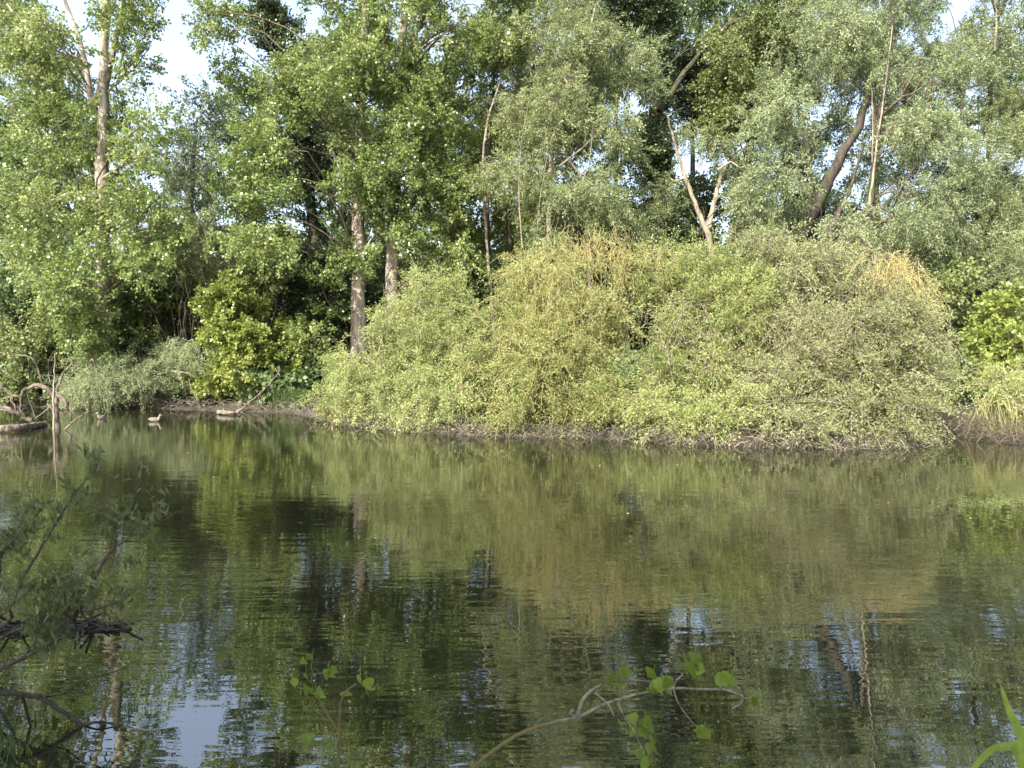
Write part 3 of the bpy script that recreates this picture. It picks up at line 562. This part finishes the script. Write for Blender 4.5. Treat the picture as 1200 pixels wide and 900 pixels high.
# ------------------------------------------------------------------ brushwood and grass along the bank
def shore_pt(n, x0, x1):
    xs = R.uniform(x0, x1, n); sx = np.array([s[0] for s in SHORE]); sy = np.array([s[1] for s in SHORE])
    return np.array([W(x, np.interp(x, sx, sy)) for x in xs])
def sticks(p, L, r, lean=.5, toward=-.6, drop=.3):
    k = len(p); d = norm(R.normal(size=(k, 3))*[.8, .5, .35] + [0, toward, lean])
    t = np.linspace(0, 1, 6)[None, :, None]; l_ = L*R.uniform(.4, 1.3, (k, 1, 1))
    q = p[:, None] + d[:, None]*l_*t - np.array([0, 0, 1.])*l_*drop*2*t*t + np.cumsum(R.normal(size=(k, 6, 3))*.018, 1)
    return tubes(q, np.full((k, 6), r)*R.uniform(.5, 1.5, (k, 1))*(1-.6*t[:, :, 0]), 4)
br = []
for cnt, L_, r_, ln_, tw_, dr_ in ((800, .6, .0055, .5, -.5, .45), (700, .5, .006, .0, -.3, .15), (160, .9, .010, .3, -.7, .4)):
    p = shore_pt(cnt, 384, 1118); p[:, 1] += R.uniform(-.12, .75, len(p)); p[:, 2] = R.uniform(.0, .5, len(p))*np.clip((p[:, 1]-p[:, 1].min())*0+R.random(len(p))+.2, 0, 1)
    br.append(sticks(p, L_, r_, ln_, tw_, dr_))
V, Q = cat_mesh(br)
tag(add('brushwood', mesh_from('brushwood', V, Q), M['rootwood']), 'tangled bare twigs and roots lining the waterline under the island bushes', 'brushwood', kind='stuff')
p = shore_pt(900, -60, 390); p[:, 1] += R.uniform(-.1, 1.5, len(p)); p[:, 2] = R.uniform(.02, .4, len(p))
V, Q = sticks(p, .6, .009, .3, -.4)
tag(add('brushwood', mesh_from('brushwood', V, Q), M['rootwood']), 'loose dead twigs and roots along the shaded left bank', 'brushwood', kind='stuff')
p = shore_pt(700, 1118, 1300); p[:, 1] += R.uniform(-.1, 1.4, len(p)); p[:, 2] = R.uniform(.02, .5, len(p))
V, Q = sticks(p, .55, .007, .5, -.4)
tag(add('brushwood', mesh_from('brushwood', V, Q), M['darktwig']), 'dark tangle of twigs at the waterline below the pale overhang at the right edge', 'brushwood', kind='stuff')

def blades(p, L, Wd, lean=.35, wind=(0, 0, 0), seg=4):
    k = len(p); a = R.uniform(0, 6.28, k); h = np.stack([np.cos(a), np.sin(a), 0*a], -1)*R.uniform(.1, 1, (k, 1))*lean + np.array(wind)
    side = norm(np.cross(h+1e-5, [0, 0, 1.])); L = L*R.uniform(.5, 1.2, (k, 1, 1)); t = np.linspace(0, 1, seg)[None, :, None]
    c = p[:, None] + np.array([0, 0, 1.])*L*t*(1-.25*t) + h[:, None]*L*t*t
    wd = Wd*.5*(1-t**2*.97)
    V = np.stack([c-side[:, None]*wd, c+side[:, None]*wd], 2)
    idx = np.arange(k*seg*2).reshape(k, seg, 2)
    Q = np.stack([idx[:, :-1, 0], idx[:, :-1, 1], idx[:, 1:, 1], idx[:, 1:, 0]], -1).reshape(-1, 4)
    return V.reshape(-1, 3), Q, np.repeat(R.random(k), seg-1)
def tuft(label, cx, cyy, Yd, n, rad, L, Wd, mat, **kw):
    c = P(cx, cyy, Yd); c[2] = gh(c[0], c[1])
    a = R.uniform(0, 6.28, n); rr = rad*np.sqrt(R.random(n)); p = np.stack([rr*np.cos(a)+c[0], rr*np.sin(a)*.6+c[1], 0*a], -1); p[:, 2] = gh(p[:, 0], p[:, 1])-.02
    V, Q, lv = blades(p, L, Wd, **kw)
    o = add('grass_tuft', mesh_from('grass_tuft', V-c, Q, attr=lv), M[mat]); o.location = c
    return tag(o, label, 'grass tuft')
tuft('dark green drooping grass tuft on the bank beside the leaning dead branch', 338, 470, 28.6, 500, .75, 1.0, .02, 'grass', lean=.7)
tuft('pale yellow green grass tuft under the left end of the pale green bush', 408, 480, 24.2, 500, .8, 1.1, .02, 'drygrass', lean=.4)

# ------------------------------------------------------------------ dead wood
TH = .6
def dead(name, label, cat, parts, mat, base=None, nrough=18):
    """parts: (part_name, [(x,y)...], depth, r0, r1)"""
    pts = [[P(q[0], q[1], Yd + (q[2] if len(q) > 2 else 0)) for q in pl] for _, pl, Yd, _, _ in parts]
    base = pts[0][0] if base is None else np.array(base)
    o = empty(name, base, label, cat)
    for (nm, pl, Yd, r0, r1), pp in zip(parts, pts):
        V, Q = rough_tube(np.array(pp), r0*TH, r1*TH, nrough, 9, .22, 0, r0*.14)
        add(nm, mesh_from(nm, V-base, Q, smooth=True), M[mat], o)
    return o
Z1 = lambda l: [(x/5.625, 400+y/5.625) for x, y in l]
dead('dead_tree', 'twisted dead snag standing in the water at left with a white peeling spar', 'dead tree', [
    ('trunk', Z1([(378, 720), (376, 600), (372, 470), (374, 370)]), 22.0, .13, .12),
    ('limb', Z1([(374, 380), (330, 335), (280, 295), (210, 300), (160, 320), (135, 370), (135, 450)]), 22.0, .13, .05),
    ('limb', Z1([(372, 350), (440, 400), (440, 440), (465, 480), (468, 540)]), 21.8, .10, .05),
    ('limb', Z1([(468, 540), (520, 500), (548, 480), (560, 430)]), 21.7, .045, .02),
    ('limb', Z1([(468, 545), (420, 590), (412, 640), (370, 690), (355, 740), (385, 780)]), 21.4, .045, .03),
    ('limb', Z1([(375, 330), (390, 270), (425, 195), (465, 160), (470, 130), (440, 85)]), 22, .07, .025),
    ('limb', Z1([(470, 150), (520, 175), (575, 210)]), 22, .03, .012),
    ('limb', Z1([(282, 290), (262, 220), (235, 140), (180, 100), (110, 90), (65, 100)]), 22.2, .06, .02),
    ('limb', Z1([(330, 270), (320, 200), (325, 110), (390, 35)]), 22.2, .03, .01),
    ('limb', Z1([(340, 440), (310, 415), (350, 455), (400, 470), (460, 470)]), 21.9, .035, .02),
    ('limb', Z1([(230, 510), (290, 465), (340, 425), (410, 395)]), 21.9, .035, .015),
    ('limb', Z1([(230, 500), (205, 430), (170, 330)]), 22.0, .025, .01)], 'snagwood')
dead('dead_spar', 'slim bleached upright spar against the dead snag', 'dead branch', [
    ('trunk', Z1([(352, 600), (352, 450), (352, 330), (360, 200), (360, 80)]), 21.8, .06, .02)], 'palebark')
dead('fallen_branch', 'dark fallen limbs reaching in from the left edge onto the floating log', 'dead branch', [
    ('limb', Z1([(-60, 400), (30, 440), (110, 470), (210, 520)]), 22.3, .16, .10), ('limb', Z1([(-40, 260), (20, 310), (60, 345), (120, 360)]), 22.5, .10, .05),
    ('limb', Z1([(0, 385), (60, 365), (130, 365)]), 22.2, .03, .02), ('limb', Z1([(100, 450), (95, 420), (70, 390), (75, 360)]), 22.2, .045, .02),
    ('limb', Z1([(-30, 150), (20, 80), (60, 45), (110, 40)]), 22.6, .035, .012), ('limb', Z1([(5, 180), (60, 220), (130, 275)]), 22.0, .035, .015),
    ('limb', Z1([(135, 380), (140, 420), (135, 450), (160, 490)]), 22.2, .06, .05), ('limb', Z1([(-20, 450), (40, 455), (90, 470)]), 22.1, .03, .02)], 'snagwood')
fl = np.array([W(-20, 503, .1), W(20, 501, .13), W(52, 497, .06)])
V, Q = rough_tube(fl, .11, .08, 26, 12, .28, 0, .012)
o = add('floating_log', mesh_from('floating_log', V-fl[1], Q, smooth=True), M['deadwood']); o.location = fl[1]; tag(o, 'pale barkless log floating half sunk at the left edge', 'log')
dead('leaning_branch', 'bare branch leaning from the left bank down into the water, forked at the top', 'dead branch', [
    ('limb', [(276, 484), (290, 474), (308, 458), (319, 446), (328, 433)], 28.2, .09, .04), ('limb', [(302, 476), (304, 464), (316, 450)], 28.2, .03, .02), ('limb', [(328, 440), (322, 432), (316, 428)], 28.2, .03, .015)], 'deadwood')
fl = np.array([W(255, 483, .08), W(268, 483.5, .1), W(283, 484, .06)])
V, Q = rough_tube(fl, .075, .05, 22, 10, .3, 0, .014); o = add('bank_log', mesh_from('bank_log', V-fl[1], Q, smooth=True), M['deadwood']); o.location = fl[1]; tag(o, 'short pale log lying at the waterline at the foot of the leaning branch', 'log')
dead('hanging_branch', 'pale broken branch hanging from the grey willow shrub over the water', 'dead branch', [
    ('limb', [(201, 435), (212, 436), (222, 438), (229, 443)], 28.9, .05, .035), ('limb', [(221, 444), (224, 455), (230, 466), (234, 478)], 28.9, .03, .015)], 'deadwood')
dead('drowned_branch', 'bleached twiggy branch lying in the water off the left tip of the island', 'dead branch', [
    ('limb', [(350, 470), (360, 480), (366, 486), (372, 494)], 24.6, .035, .02), ('limb', [(360, 503), (372, 502), (380, 500), (392, 504)], 23.6, .03, .015), ('limb', [(384, 488), (390, 497), (400, 504)], 23.4, .035, .015)], 'deadwood')
dead('dead_branch', 'thin pale dead stem standing upright in the water by the dark inlet', 'dead branch', [
    ('limb', [(1101, 527), (1101, 510), (1102, 495), (1100, 480)], 18.2, .025, .012), ('limb', [(1101, 495), (1112, 505), (1120, 513), (1132, 522)], 18.1, .02, .01), ('limb', [(1118, 505), (1126, 497), (1135, 496)], 18.0, .015, .008)], 'deadwood')

# ------------------------------------------------------------------ ducks
def duck(label, px, py, head_dir, mat_body):
    c = W(px, py); o = empty('duck', c, label, 'duck', 'ducks on the pond'); o.rotation_euler = (0, 0, head_dir); o.scale = (.82, .82, .82)
    spine = np.array([(-.27, 0, .12), (-.22, 0, .10), (-.12, 0, .075), (0, 0, .07), (.09, 0, .085), (.14, 0, .13), (.155, 0, .185), (.165, 0, .225), (.185, 0, .255), (.215, 0, .255), (.235, 0, .247)])
    rw = np.array([.012, .045, .095, .11, .09, .06, .04, .036, .045, .038, .015]); rh = np.array([.01, .035, .075, .085, .08, .06, .04, .036, .043, .035, .015])
    n_ = 30; s = spline(spine, n_); u = np.linspace(0, 10, n_); w_ = np.interp(u, range(11), rw); h_ = np.interp(u, range(11), rh); k = 14
    T = norm(np.gradient(s, axis=0)); up = norm(np.cross(T, np.cross([0, 0, 1.], T)+[0, 1e-6, 0])); B = np.array([0, 1., 0])
    up = norm(np.cross(T, np.broadcast_to(B, T.shape))); up = np.where(up[:, 2:3] < 0, up, up)
    th = np.arange(k)*2*math.pi/k
    V = s[:, None] + B*w_[:, None, None]*np.cos(th)[None, :, None] + up[:, None]*h_[:, None, None]*np.sin(th)[None, :, None]
    idx = np.arange(n_*k).reshape(n_, k); nx = np.roll(idx, -1, 1)
    Q = np.stack([idx[:-1], nx[:-1], nx[1:], idx[1:]], -1).reshape(-1, 4)
    V = V.reshape(-1, 3); V = np.vstack([V, s[:1], s[-1:]]); tr = [[k*n_, (i+1) % k, i] for i in range(k)] + [[k*n_+1, k*(n_-1)+i, k*(n_-1)+(i+1) % k] for i in range(k)]
    add('body', mesh_from('body', V, Q, tr, smooth=True), mat_body, o)
    bv = np.array([(.228, -.014, .25), (.228, .014, .25), (.228, .012, .236), (.228, -.012, .236), (.285, -.016, .238), (.285, .016, .238), (.285, .014, .232), (.285, -.014, .232)])
    add('bill', mesh_from('bill', bv, [[0, 1, 5, 4], [1, 2, 6, 5], [2, 3, 7, 6], [3, 0, 4, 7], [4, 5, 6, 7]]), M['bill'], o)
    for sgn in (-1, 1):
        m_ = 12; t = np.linspace(0, 1, m_); cx = .07-.30*t; wz = .05*np.sin(math.pi*np.clip(t*.9+.08, 0, 1))+.004
        yy = sgn*np.interp(cx, [-.27, -.2, -.1, 0, .1], [.02, .065, .104, .117, .1]); cz = .105+.03*t
        Vw = np.stack([np.stack([cx, yy*.92, cz+wz], -1), np.stack([cx, yy*1.05, cz], -1), np.stack([cx, yy*.98, cz-wz], -1)], 1).reshape(-1, 3)
        ix = np.arange(m_*3).reshape(m_, 3); Qw = np.concatenate([np.stack([ix[:-1, j], ix[:-1, j+1], ix[1:, j+1], ix[1:, j]], -1) for j in (0, 1)])
        add('wing', mesh_from('wing', Vw, Qw, smooth=True), M['wing'], o)
    return o
M['bill'] = flatmat('duck_bill', (.35, .25, .05), (.5, .36, .08), 20)
M['wing'] = flatmat('duck_wing', (.06, .045, .035), (.2, .175, .14), 30)
M['duck1'] = flatmat('duck_plumage', (.08, .065, .05), (.24, .205, .165), 14); M['duck2'] = flatmat('duck_pale_plumage', (.12, .10, .08), (.28, .25, .21), 14)
duck('pale brown duck swimming to the right near the left bank', 182, 494, .15, M['duck1'])
duck('small pale duck facing the camera, left of the other duck', 119, 491, -1.9, M['duck2'])

# ------------------------------------------------------------------ floating bits
def pad(label, px, py, r, mat, name='floating_leaf', group='fallen leaves floating on the pond'):
    c = W(px, py, .006); k = 9; a = np.arange(k)*2*math.pi/k + R.random(); rr = r*R.uniform(.6, 1.1, k)
    V = np.vstack([np.stack([rr*np.cos(a), rr*np.sin(a), R.uniform(0, .02, k)], -1), [[0, 0, .012]]])
    V = np.vstack([V, V-[0, 0, .004]])
    tr = [[k, i, (i+1) % k] for i in range(k)] + [[2*k+1, k+1+(i+1) % k, k+1+i] for i in range(k)]
    Q = [[i, k+1+i, k+1+(i+1) % k, (i+1) % k] for i in range(k)]
    o = add(name, mesh_from(name, V, Q, tr), M[mat]); o.location = c
    return tag(o, label, 'leaf', group)
M['paleleaf'] = flatmat('pale_fallen_leaf', (.2, .18, .09), (.34, .3, .17), 12); M['scum'] = flatmat('pond_scum', (.14, .2, .06), (.24, .3, .12), 3)
for x, y in [(220, 531), (703, 546), (794, 545), (1041, 590), (736, 602), (1137, 608)]:
    pad('tiny pale fallen leaf floating on the open water', x, y, .018, 'paleleaf')
k = 420; xs = 1165+R.normal(size=k)*30; ys = 589+R.normal(size=k)*3.5-(xs-1165)*.02
c = np.array([W(x, y, .005) for x, y in zip(xs, ys)]); a = R.uniform(0, 6.28, k)
V, Q = leaf_quads(c, np.stack([np.cos(a), np.sin(a), 0*a], -1), np.array([[0, 0, 1.]]*k), R.uniform(.01, .035, k), R.uniform(.01, .03, k))
tag(add('pond_scum', mesh_from('pond_scum', V, Q), M['scum']), 'thin film of pale green scum on the water near the right edge', 'pond scum', kind='stuff')

# ------------------------------------------------------------------ foreground plants of the near bank
def shaped_leaves(p, ax, nr, L, Wd, shape='poplar'):
    """bigger leaves with an outline, a folded midrib and a bent tip"""
    prof = {'poplar': [(0, .0), (.04, .3), (.16, .5), (.34, .5), (.55, .36), (.78, .15), (1, .0)], 'willow': [(0, .0), (.12, .28), (.32, .5), (.55, .46), (.78, .24), (1, .0)], 'round': [(0, 0), (.08, .36), (.28, .52), (.55, .5), (.82, .28), (1, 0)]}[shape]
    n_ = len(p); ax = norm(ax); b = norm(np.cross(ax, nr)); nn = np.cross(b, ax); m_ = len(prof)
    L = np.broadcast_to(L, n_)[:, None, None]; Wd = np.broadcast_to(Wd, n_)[:, None, None]
    t = np.array([q[0] for q in prof])[None, :, None]; s = np.array([q[1] for q in prof])[None, :, None]
    bend = R.uniform(.05, .35, (n_, 1, 1)); mid = p[:, None] + ax[:, None]*L*t - nn[:, None]*L*bend*t*t
    lf = mid + b[:, None]*Wd*s + nn[:, None]*Wd*s*.3; rt = mid - b[:, None]*Wd*s + nn[:, None]*Wd*s*.3
    V = np.stack([lf, mid, rt], 2); ix = np.arange(n_*m_*3).reshape(n_, m_, 3)
    Q = np.concatenate([np.stack([ix[:, :-1, j], ix[:, :-1, j+1], ix[:, 1:, j+1], ix[:, 1:, j]], -1).reshape(n_, -1, 4) for j in (0, 1)], 1)
    return V.reshape(-1, 3), Q.reshape(-1, 4), np.repeat(R.random(n_), Q.shape[1])
def near_plant(name, label, cat, stems, leaves, bark, leafm, base, L, Wd, shape, petiole=.016, twl=()):
    o = empty(name, base, label, cat); base = np.array(base)
    for pl, Yd, r0, r1 in stems:
        p = np.array([q if len(q) == 3 and isinstance(q, np.ndarray) else P(q[0], q[1], Yd + (q[2] if len(q) > 2 else 0)) for q in pl])
        V, Q = rough_tube(p, r0, r1, max(10, 5*len(p)), 8, .08, 0, r0*.10)
        add('stem', mesh_from('stem', V-base, Q, smooth=True), M[bark], o)
    if twl:
        tv = [tubes(spline([P(q[0], q[1], Yd) for q in pl], 6)[None], np.linspace(r0, r1, 6)[None], 4) for pl, Yd, r0, r1 in twl]
        V, Q = cat_mesh(tv); add('twigs', mesh_from('twigs', V-base, Q), M[bark], o)
    c = np.array([P(q[0], q[1], q[2]) for q in leaves]); k = len(c)
    if k:
        d = R.normal(size=(k, 3))*.5 + [0, 0, -.75]; nr = R.normal(size=(k, 3))*.55 + [0, -.8, .45]
        d = norm(d); s0 = c - d*np.broadcast_to(L, k)[:, None]*.5
        sc = R.uniform(.75, 1.2, k)
        V, Q, lv = shaped_leaves(s0, d, nr, L*sc, Wd*sc, shape)
        pe = np.stack([s0 - d*petiole*.4 + [0, 0, petiole*.9], s0 - d*petiole*.3 + [0, 0, petiole*.3], s0], 1)
        PV, PQ = tubes(pe, np.full((k, 3), .0012), 4)
        pe = np.stack([s0 - d*petiole*.4 + [0, 0, petiole*.9], s0 - d*petiole*.3 + [0, 0, petiole*.3], s0], 1)
        PV, PQ = tubes(pe, np.full((k, 3), .0012), 4)
        add('leaves', mesh_from('leaves', V-base, Q, attr=lv, smooth=True), M[leafm], o)
        lv = np.concatenate([lv, np.full(len(PQ), .3)]); V, Q = cat_mesh([(V, Q), (PV, PQ)])
        add('leaves', mesh_from('leaves', V-base, Q, attr=lv, smooth=True), M[leafm], o)
    return o
def Z7(l): return [(540+x/3.333, 740+y/3.333) for x, y in l]
YB = 2.4
bb = np.array([-.55, 1.2, float(gh(-.55, 1.2))])
lv = [(600, 205), (585, 195), (615, 225), (630, 180), (640, 165), (740, 165), (745, 240), (770, 215), (805, 215), (808, 205), (880, 125), (900, 110), (905, 150), (925, 135), (940, 150), (1020, 195), (1035, 185), (1045, 200), (1130, 285), (1150, 275), (1160, 290),
      (635, 365), (655, 390), (675, 350), (668, 400), (715, 400), (735, 360), (720, 375), (695, 485), (710, 505), (745, 455), (735, 470), (760, 470), (935, 400), (925, 385), (945, 405), (715, 515)]
near_plant('poplar_branch', 'lichened branch with heart shaped leaves reaching over the water at bottom centre', 'branch', [
    ([bb, np.array([-.42, 1.7, .75]), *[(x, y) for x, y in Z7([(-60, 640), (50, 533), (180, 430), (310, 370), (450, 335), (560, 285), (650, 255), (725, 238)])]], YB, .009, .0036),
    (Z7([(455, 330), (475, 270), (510, 232), (550, 205)]), YB, .007, .004), (Z7([(525, 240), (575, 285), (600, 330)]), YB-.02, .004, .002), (Z7([(612, 275), (622, 300), (635, 325)]), YB-.02, .004, .002),
    (Z7([(725, 238), (760, 235), (830, 222), (930, 225), (1030, 228), (1070, 240), (1100, 255), (1090, 285), (1060, 300)]), YB, .0045, .003), (Z7([(655, 188), (700, 192), (755, 198)]), YB+.05, .003, .002),
    (Z7([(828, 220), (845, 190), (868, 168)]), YB, .0035, .002), (Z7([(830, 225), (850, 280), (900, 350), (940, 385)]), YB, .003, .0015), (Z7([(1030, 228), (1036, 210), (1034, 195)]), YB, .003, .002),
    (Z7([(320, 375), (340, 430), (370, 490), (398, 545)]), YB-.02, .004, .002), (Z7([(635, 330), (670, 380), (700, 440), (720, 480)]), YB-.02, .003, .0015), (Z7([(436, 325), (425, 322), (440, 305)]), YB, .003, .004)],
    [(*q, YB + random.uniform(-.05, .05)) for q in Z7(lv)], 'nearbark', 'nearleaf', bb, .052, .047, 'poplar')
def Z8(l): return [(320+x/6, 750+y/6) for x, y in l]
YS = 3.0
bb = np.array([float(P(397, 900, 2.9)[0]), 1.85, float(gh(P(397, 900, 2.9)[0], 1.85))])
lv = [(140, 325), (150, 315), (240, 350), (260, 370), (310, 390), (330, 375), (245, 490), (410, 230), (380, 250), (440, 215), (610, 290), (680, 350), (660, 380), (670, 310), (415, 765), (390, 750), (235, 275), (210, 140), (240, 130), (510, 385), (240, 700)]
near_plant('poplar_sapling', 'small sapling with a few heart shaped leaves at the bottom, left of the long branch', 'sapling', [
    ([bb, np.array([bb[0]+.02, 2.4, .75]), *Z8([(460, 1000), (460, 900), (465, 700), (470, 500), (490, 400), (530, 350), (580, 310)])], YS, .011, .003),
    (Z8([(455, 640), (410, 570), (370, 500), (340, 450), (320, 400)]), YS, .006, .002), (Z8([(350, 540), (280, 470), (230, 370), (180, 330), (145, 320)]), YS, .003, .0015), (Z8([(400, 565), (330, 555), (270, 560)]), YS, .003, .0015),
    (Z8([(435, 640), (400, 690), (360, 730), (300, 790)]), YS, .004, .002), (Z8([(265, 300), (275, 240), (270, 180), (280, 140)]), YS, .003, .0015), (Z8([(275, 240), (330, 235), (400, 230)]), YS, .003, .0015), (Z8([(250, 650), (245, 730), (260, 800), (240, 900)]), YS, .003, .0015)],
    [(*q, YS + random.uniform(-.05, .05)) for q in Z8(lv)], 'nearbark', 'nearleaf', bb, .052, .045, 'poplar', .025)

def Z1n(l): return [(x/2.5, 540+y/2.5) for x, y in l]
YW = 4.6
bb = np.array([-4.3, 3.3, float(gh(-4.3, 3.3))])
wst = [
    ([bb, *Z1n([(-120, 690), (0, 610), (80, 570), (150, 530), (190, 480), (230, 440), (262, 385), (285, 330), (330, 260), (400, 215), (460, 185), (520, 150)])], YW, .02, .004),
    ([bb, *Z1n([(-100, 420), (0, 280), (45, 230), (90, 180), (130, 130)])], YW, .014, .003),
    ([bb, *Z1n([(-60, 520), (30, 420), (75, 330), (130, 240), (190, 140), (240, 70), (300, 0)])], YW-.1, .014, .003),
    (Z1n([(330, 262), (335, 230), (330, 190), (280, 185)]), YW, .006, .003), (Z1n([(385, 130), (400, 80), (430, 40), (446, -5)]), YW+.1, .004, .002), (Z1n([(380, 225), (385, 160), (384, 120)]), YW+.05, .004, .002),
    (Z1n([(230, 445), (290, 432), (350, 410), (390, 388)]), YW-.05, .006, .003), (Z1n([(20, 600), (80, 560), (150, 440), (220, 340)]), YW-.15, .006, .002), (Z1n([(100, 560), (110, 480), (160, 400), (210, 350)]), YW-.1, .005, .002),
    (Z1n([(-20, 530), (40, 500), (120, 465), (200, 455), (300, 470), (365, 480)]), YW+.1, .008, .003), (Z1n([(220, 440), (228, 410), (224, 390)]), YW, .008, .004)]
wl = []; tws = []
def sprigs(poly_, n, Yd, ln=34):
    s_ = spline(np.array(poly_, float), 40)
    for _ in range(n):
        i = int((.12 + .86*random.random())*39.9); x, y = s_[i]; a = random.uniform(-2.9, .2); L_ = random.uniform(.5, 1.3)*ln; Yq = Yd + random.gauss(0, .12)
        ex, ey = x+math.cos(a)*L_, y+math.sin(a)*L_*.8; mx, my = (x+ex)/2+random.gauss(0, 3), (y+ey)/2-3
        tws.append(([(x, y), (mx, my), (ex, ey)], Yq, .0028, .0012))
        for q in range(random.randint(6, 12)):
            t = (.25+.8*random.random()); wl.append((x+(ex-x)*t+random.gauss(0, 3.2), y+(ey-y)*t+random.gauss(0, 3.2), Yq+random.gauss(0, .03)))
for st_, k_ in zip(wst, [40, 20, 26, 6, 2, 4, 10, 15, 12, 6, 1]):
    sprigs([q for q in st_[0] if not isinstance(q, np.ndarray)], k_, st_[1])
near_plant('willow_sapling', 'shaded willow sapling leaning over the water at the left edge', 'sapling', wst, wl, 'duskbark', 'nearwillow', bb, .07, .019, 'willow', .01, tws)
bb2 = np.array([-3.5, 3.0, float(gh(-3.5, 3.0))])
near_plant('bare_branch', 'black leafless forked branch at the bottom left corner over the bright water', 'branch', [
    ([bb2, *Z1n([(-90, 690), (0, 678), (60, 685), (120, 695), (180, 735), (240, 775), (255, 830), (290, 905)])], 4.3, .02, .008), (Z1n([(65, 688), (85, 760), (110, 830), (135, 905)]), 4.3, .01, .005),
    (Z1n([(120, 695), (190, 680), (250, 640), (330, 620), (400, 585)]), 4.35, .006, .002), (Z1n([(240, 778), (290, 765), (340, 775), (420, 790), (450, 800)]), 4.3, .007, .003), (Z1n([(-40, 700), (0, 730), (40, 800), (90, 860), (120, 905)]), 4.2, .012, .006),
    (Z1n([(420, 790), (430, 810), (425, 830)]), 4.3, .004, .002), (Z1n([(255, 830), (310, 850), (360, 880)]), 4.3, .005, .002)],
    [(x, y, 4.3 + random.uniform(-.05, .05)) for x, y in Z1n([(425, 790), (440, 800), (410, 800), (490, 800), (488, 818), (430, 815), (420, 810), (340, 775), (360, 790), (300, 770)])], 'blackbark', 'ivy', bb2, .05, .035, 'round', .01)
# floating mat of dead twigs under the willow sapling
c0 = W(72, 736); k = 100
a = R.uniform(0, 6.28, k); rr = np.sqrt(R.random(k)); p = np.stack([c0[0]+rr*np.cos(a)*.48, c0[1]+rr*np.sin(a)*.15, R.uniform(-.005, .035, k)*(1.1-rr)], -1)
d = norm(np.stack([R.normal(size=k), R.normal(size=k)*.45, R.normal(size=k)*.12], -1)); t = np.linspace(-.5, .5, 4)[None, :, None]
q = p[:, None] + d[:, None]*t*R.uniform(.15, .5, (k, 1, 1)); q[:, :, 2] = np.maximum(q[:, :, 2], .002)
V, Q = tubes(q, np.full((k, 4), .009)*R.uniform(.5, 1.6, (k, 1)), 5)
o = add('twig_raft', mesh_from('twig_raft', V-c0, Q), M['blackbark']); o.location = c0
tag(o, 'low black raft of dead twigs floating under the willow sapling', 'twig raft')
# near-bank grass
tuft('shaded green grass tuft in the bottom left corner', 2, 915, 4.0, 200, .18, .34, .010, 'grass', lean=.4)
def blade(label, pl, Yd, wd):
    p = spline(np.array([q if isinstance(q, np.ndarray) else P(q[0], q[1], Yd) for q in pl]), 16); t = np.linspace(0, 1, 16)[:, None]; T = norm(np.gradient(p, axis=0)); s = norm(np.cross(T, [[.15, 1., .25]]))
    w_ = wd*.5*np.minimum(1, 1.25*(1-t)**.6); nn = np.cross(s, T)
    V = np.stack([p-s*w_+nn*w_*.3, p, p+s*w_+nn*w_*.3], 1).reshape(-1, 3); ix = np.arange(48).reshape(16, 3)
    Q = np.concatenate([np.stack([ix[:-1, j], ix[:-1, j+1], ix[1:, j+1], ix[1:, j]], -1) for j in (0, 1)])
    b0 = p[0]; o = add('reed_blade', mesh_from('reed_blade', V-b0, Q, attr=np.full(len(Q), .6), smooth=True), M['nearleaf']); o.location = b0
    return tag(o, label, 'reed blade', 'reed blades at the bottom right')
g = np.array([.95, 1.0, float(gh(.95, 1.0))]); 
blade('upright blurred green reed blade at the lower right edge', [g, np.array([.93, 1.05, 1.2]), (1215, 925), (1200, 870), (1184, 835), (1172, 800)], 1.1, .02)
blade('arching blurred green reed blade curving left in the bottom right corner', [g+[-.04, 0, 0], np.array([.86, 1.02, 1.15]), (1205, 905), (1180, 878), (1160, 882), (1140, 905), (1128, 935)], 1.15, .02)

# --- unseen near-bank trees, added behind the camera so their crowns shade the foreground plants
def add_shade_tree(x, y, label, seed):
    base = np.array([x, y, float(gh(x, y))]); o = empty('unseen_shade_tree', base, label, 'tree')
    V, Q = rough_tube(np.array([base-[0, 0, .3], base+[.1, 0, 3], base+[.3, .2, 6], base+[.4, .3, 10]]), .35, .12, 20, 10, .1, .4)
    add('trunk', mesh_from('trunk', V-base, Q, smooth=True), M['bark'], o)
    k = KIND['back']; cl = base + [0, 0, 7.6] + rdir(130)*(R.random((130, 1))**.4)*[3.8, 3.2, 3.6]
    hs = list(HOLES); HOLES.clear(); V, Q, lvv, tw, tc_ = foliage(cl, k, 1.0); HOLES.extend(hs)
    add('crown', mesh_from('crown', V-base, Q, attr=lvv), M['back'], o)
add_shade_tree(-8.2, -2.4, 'unseen leafy tree added on the near bank for shade, behind the camera to the left', 1)
add_shade_tree(-3.6, -5.0, 'unseen leafy tree added on the near bank for shade, straight behind the camera', 2)
print('leaf faces', NPL[0])
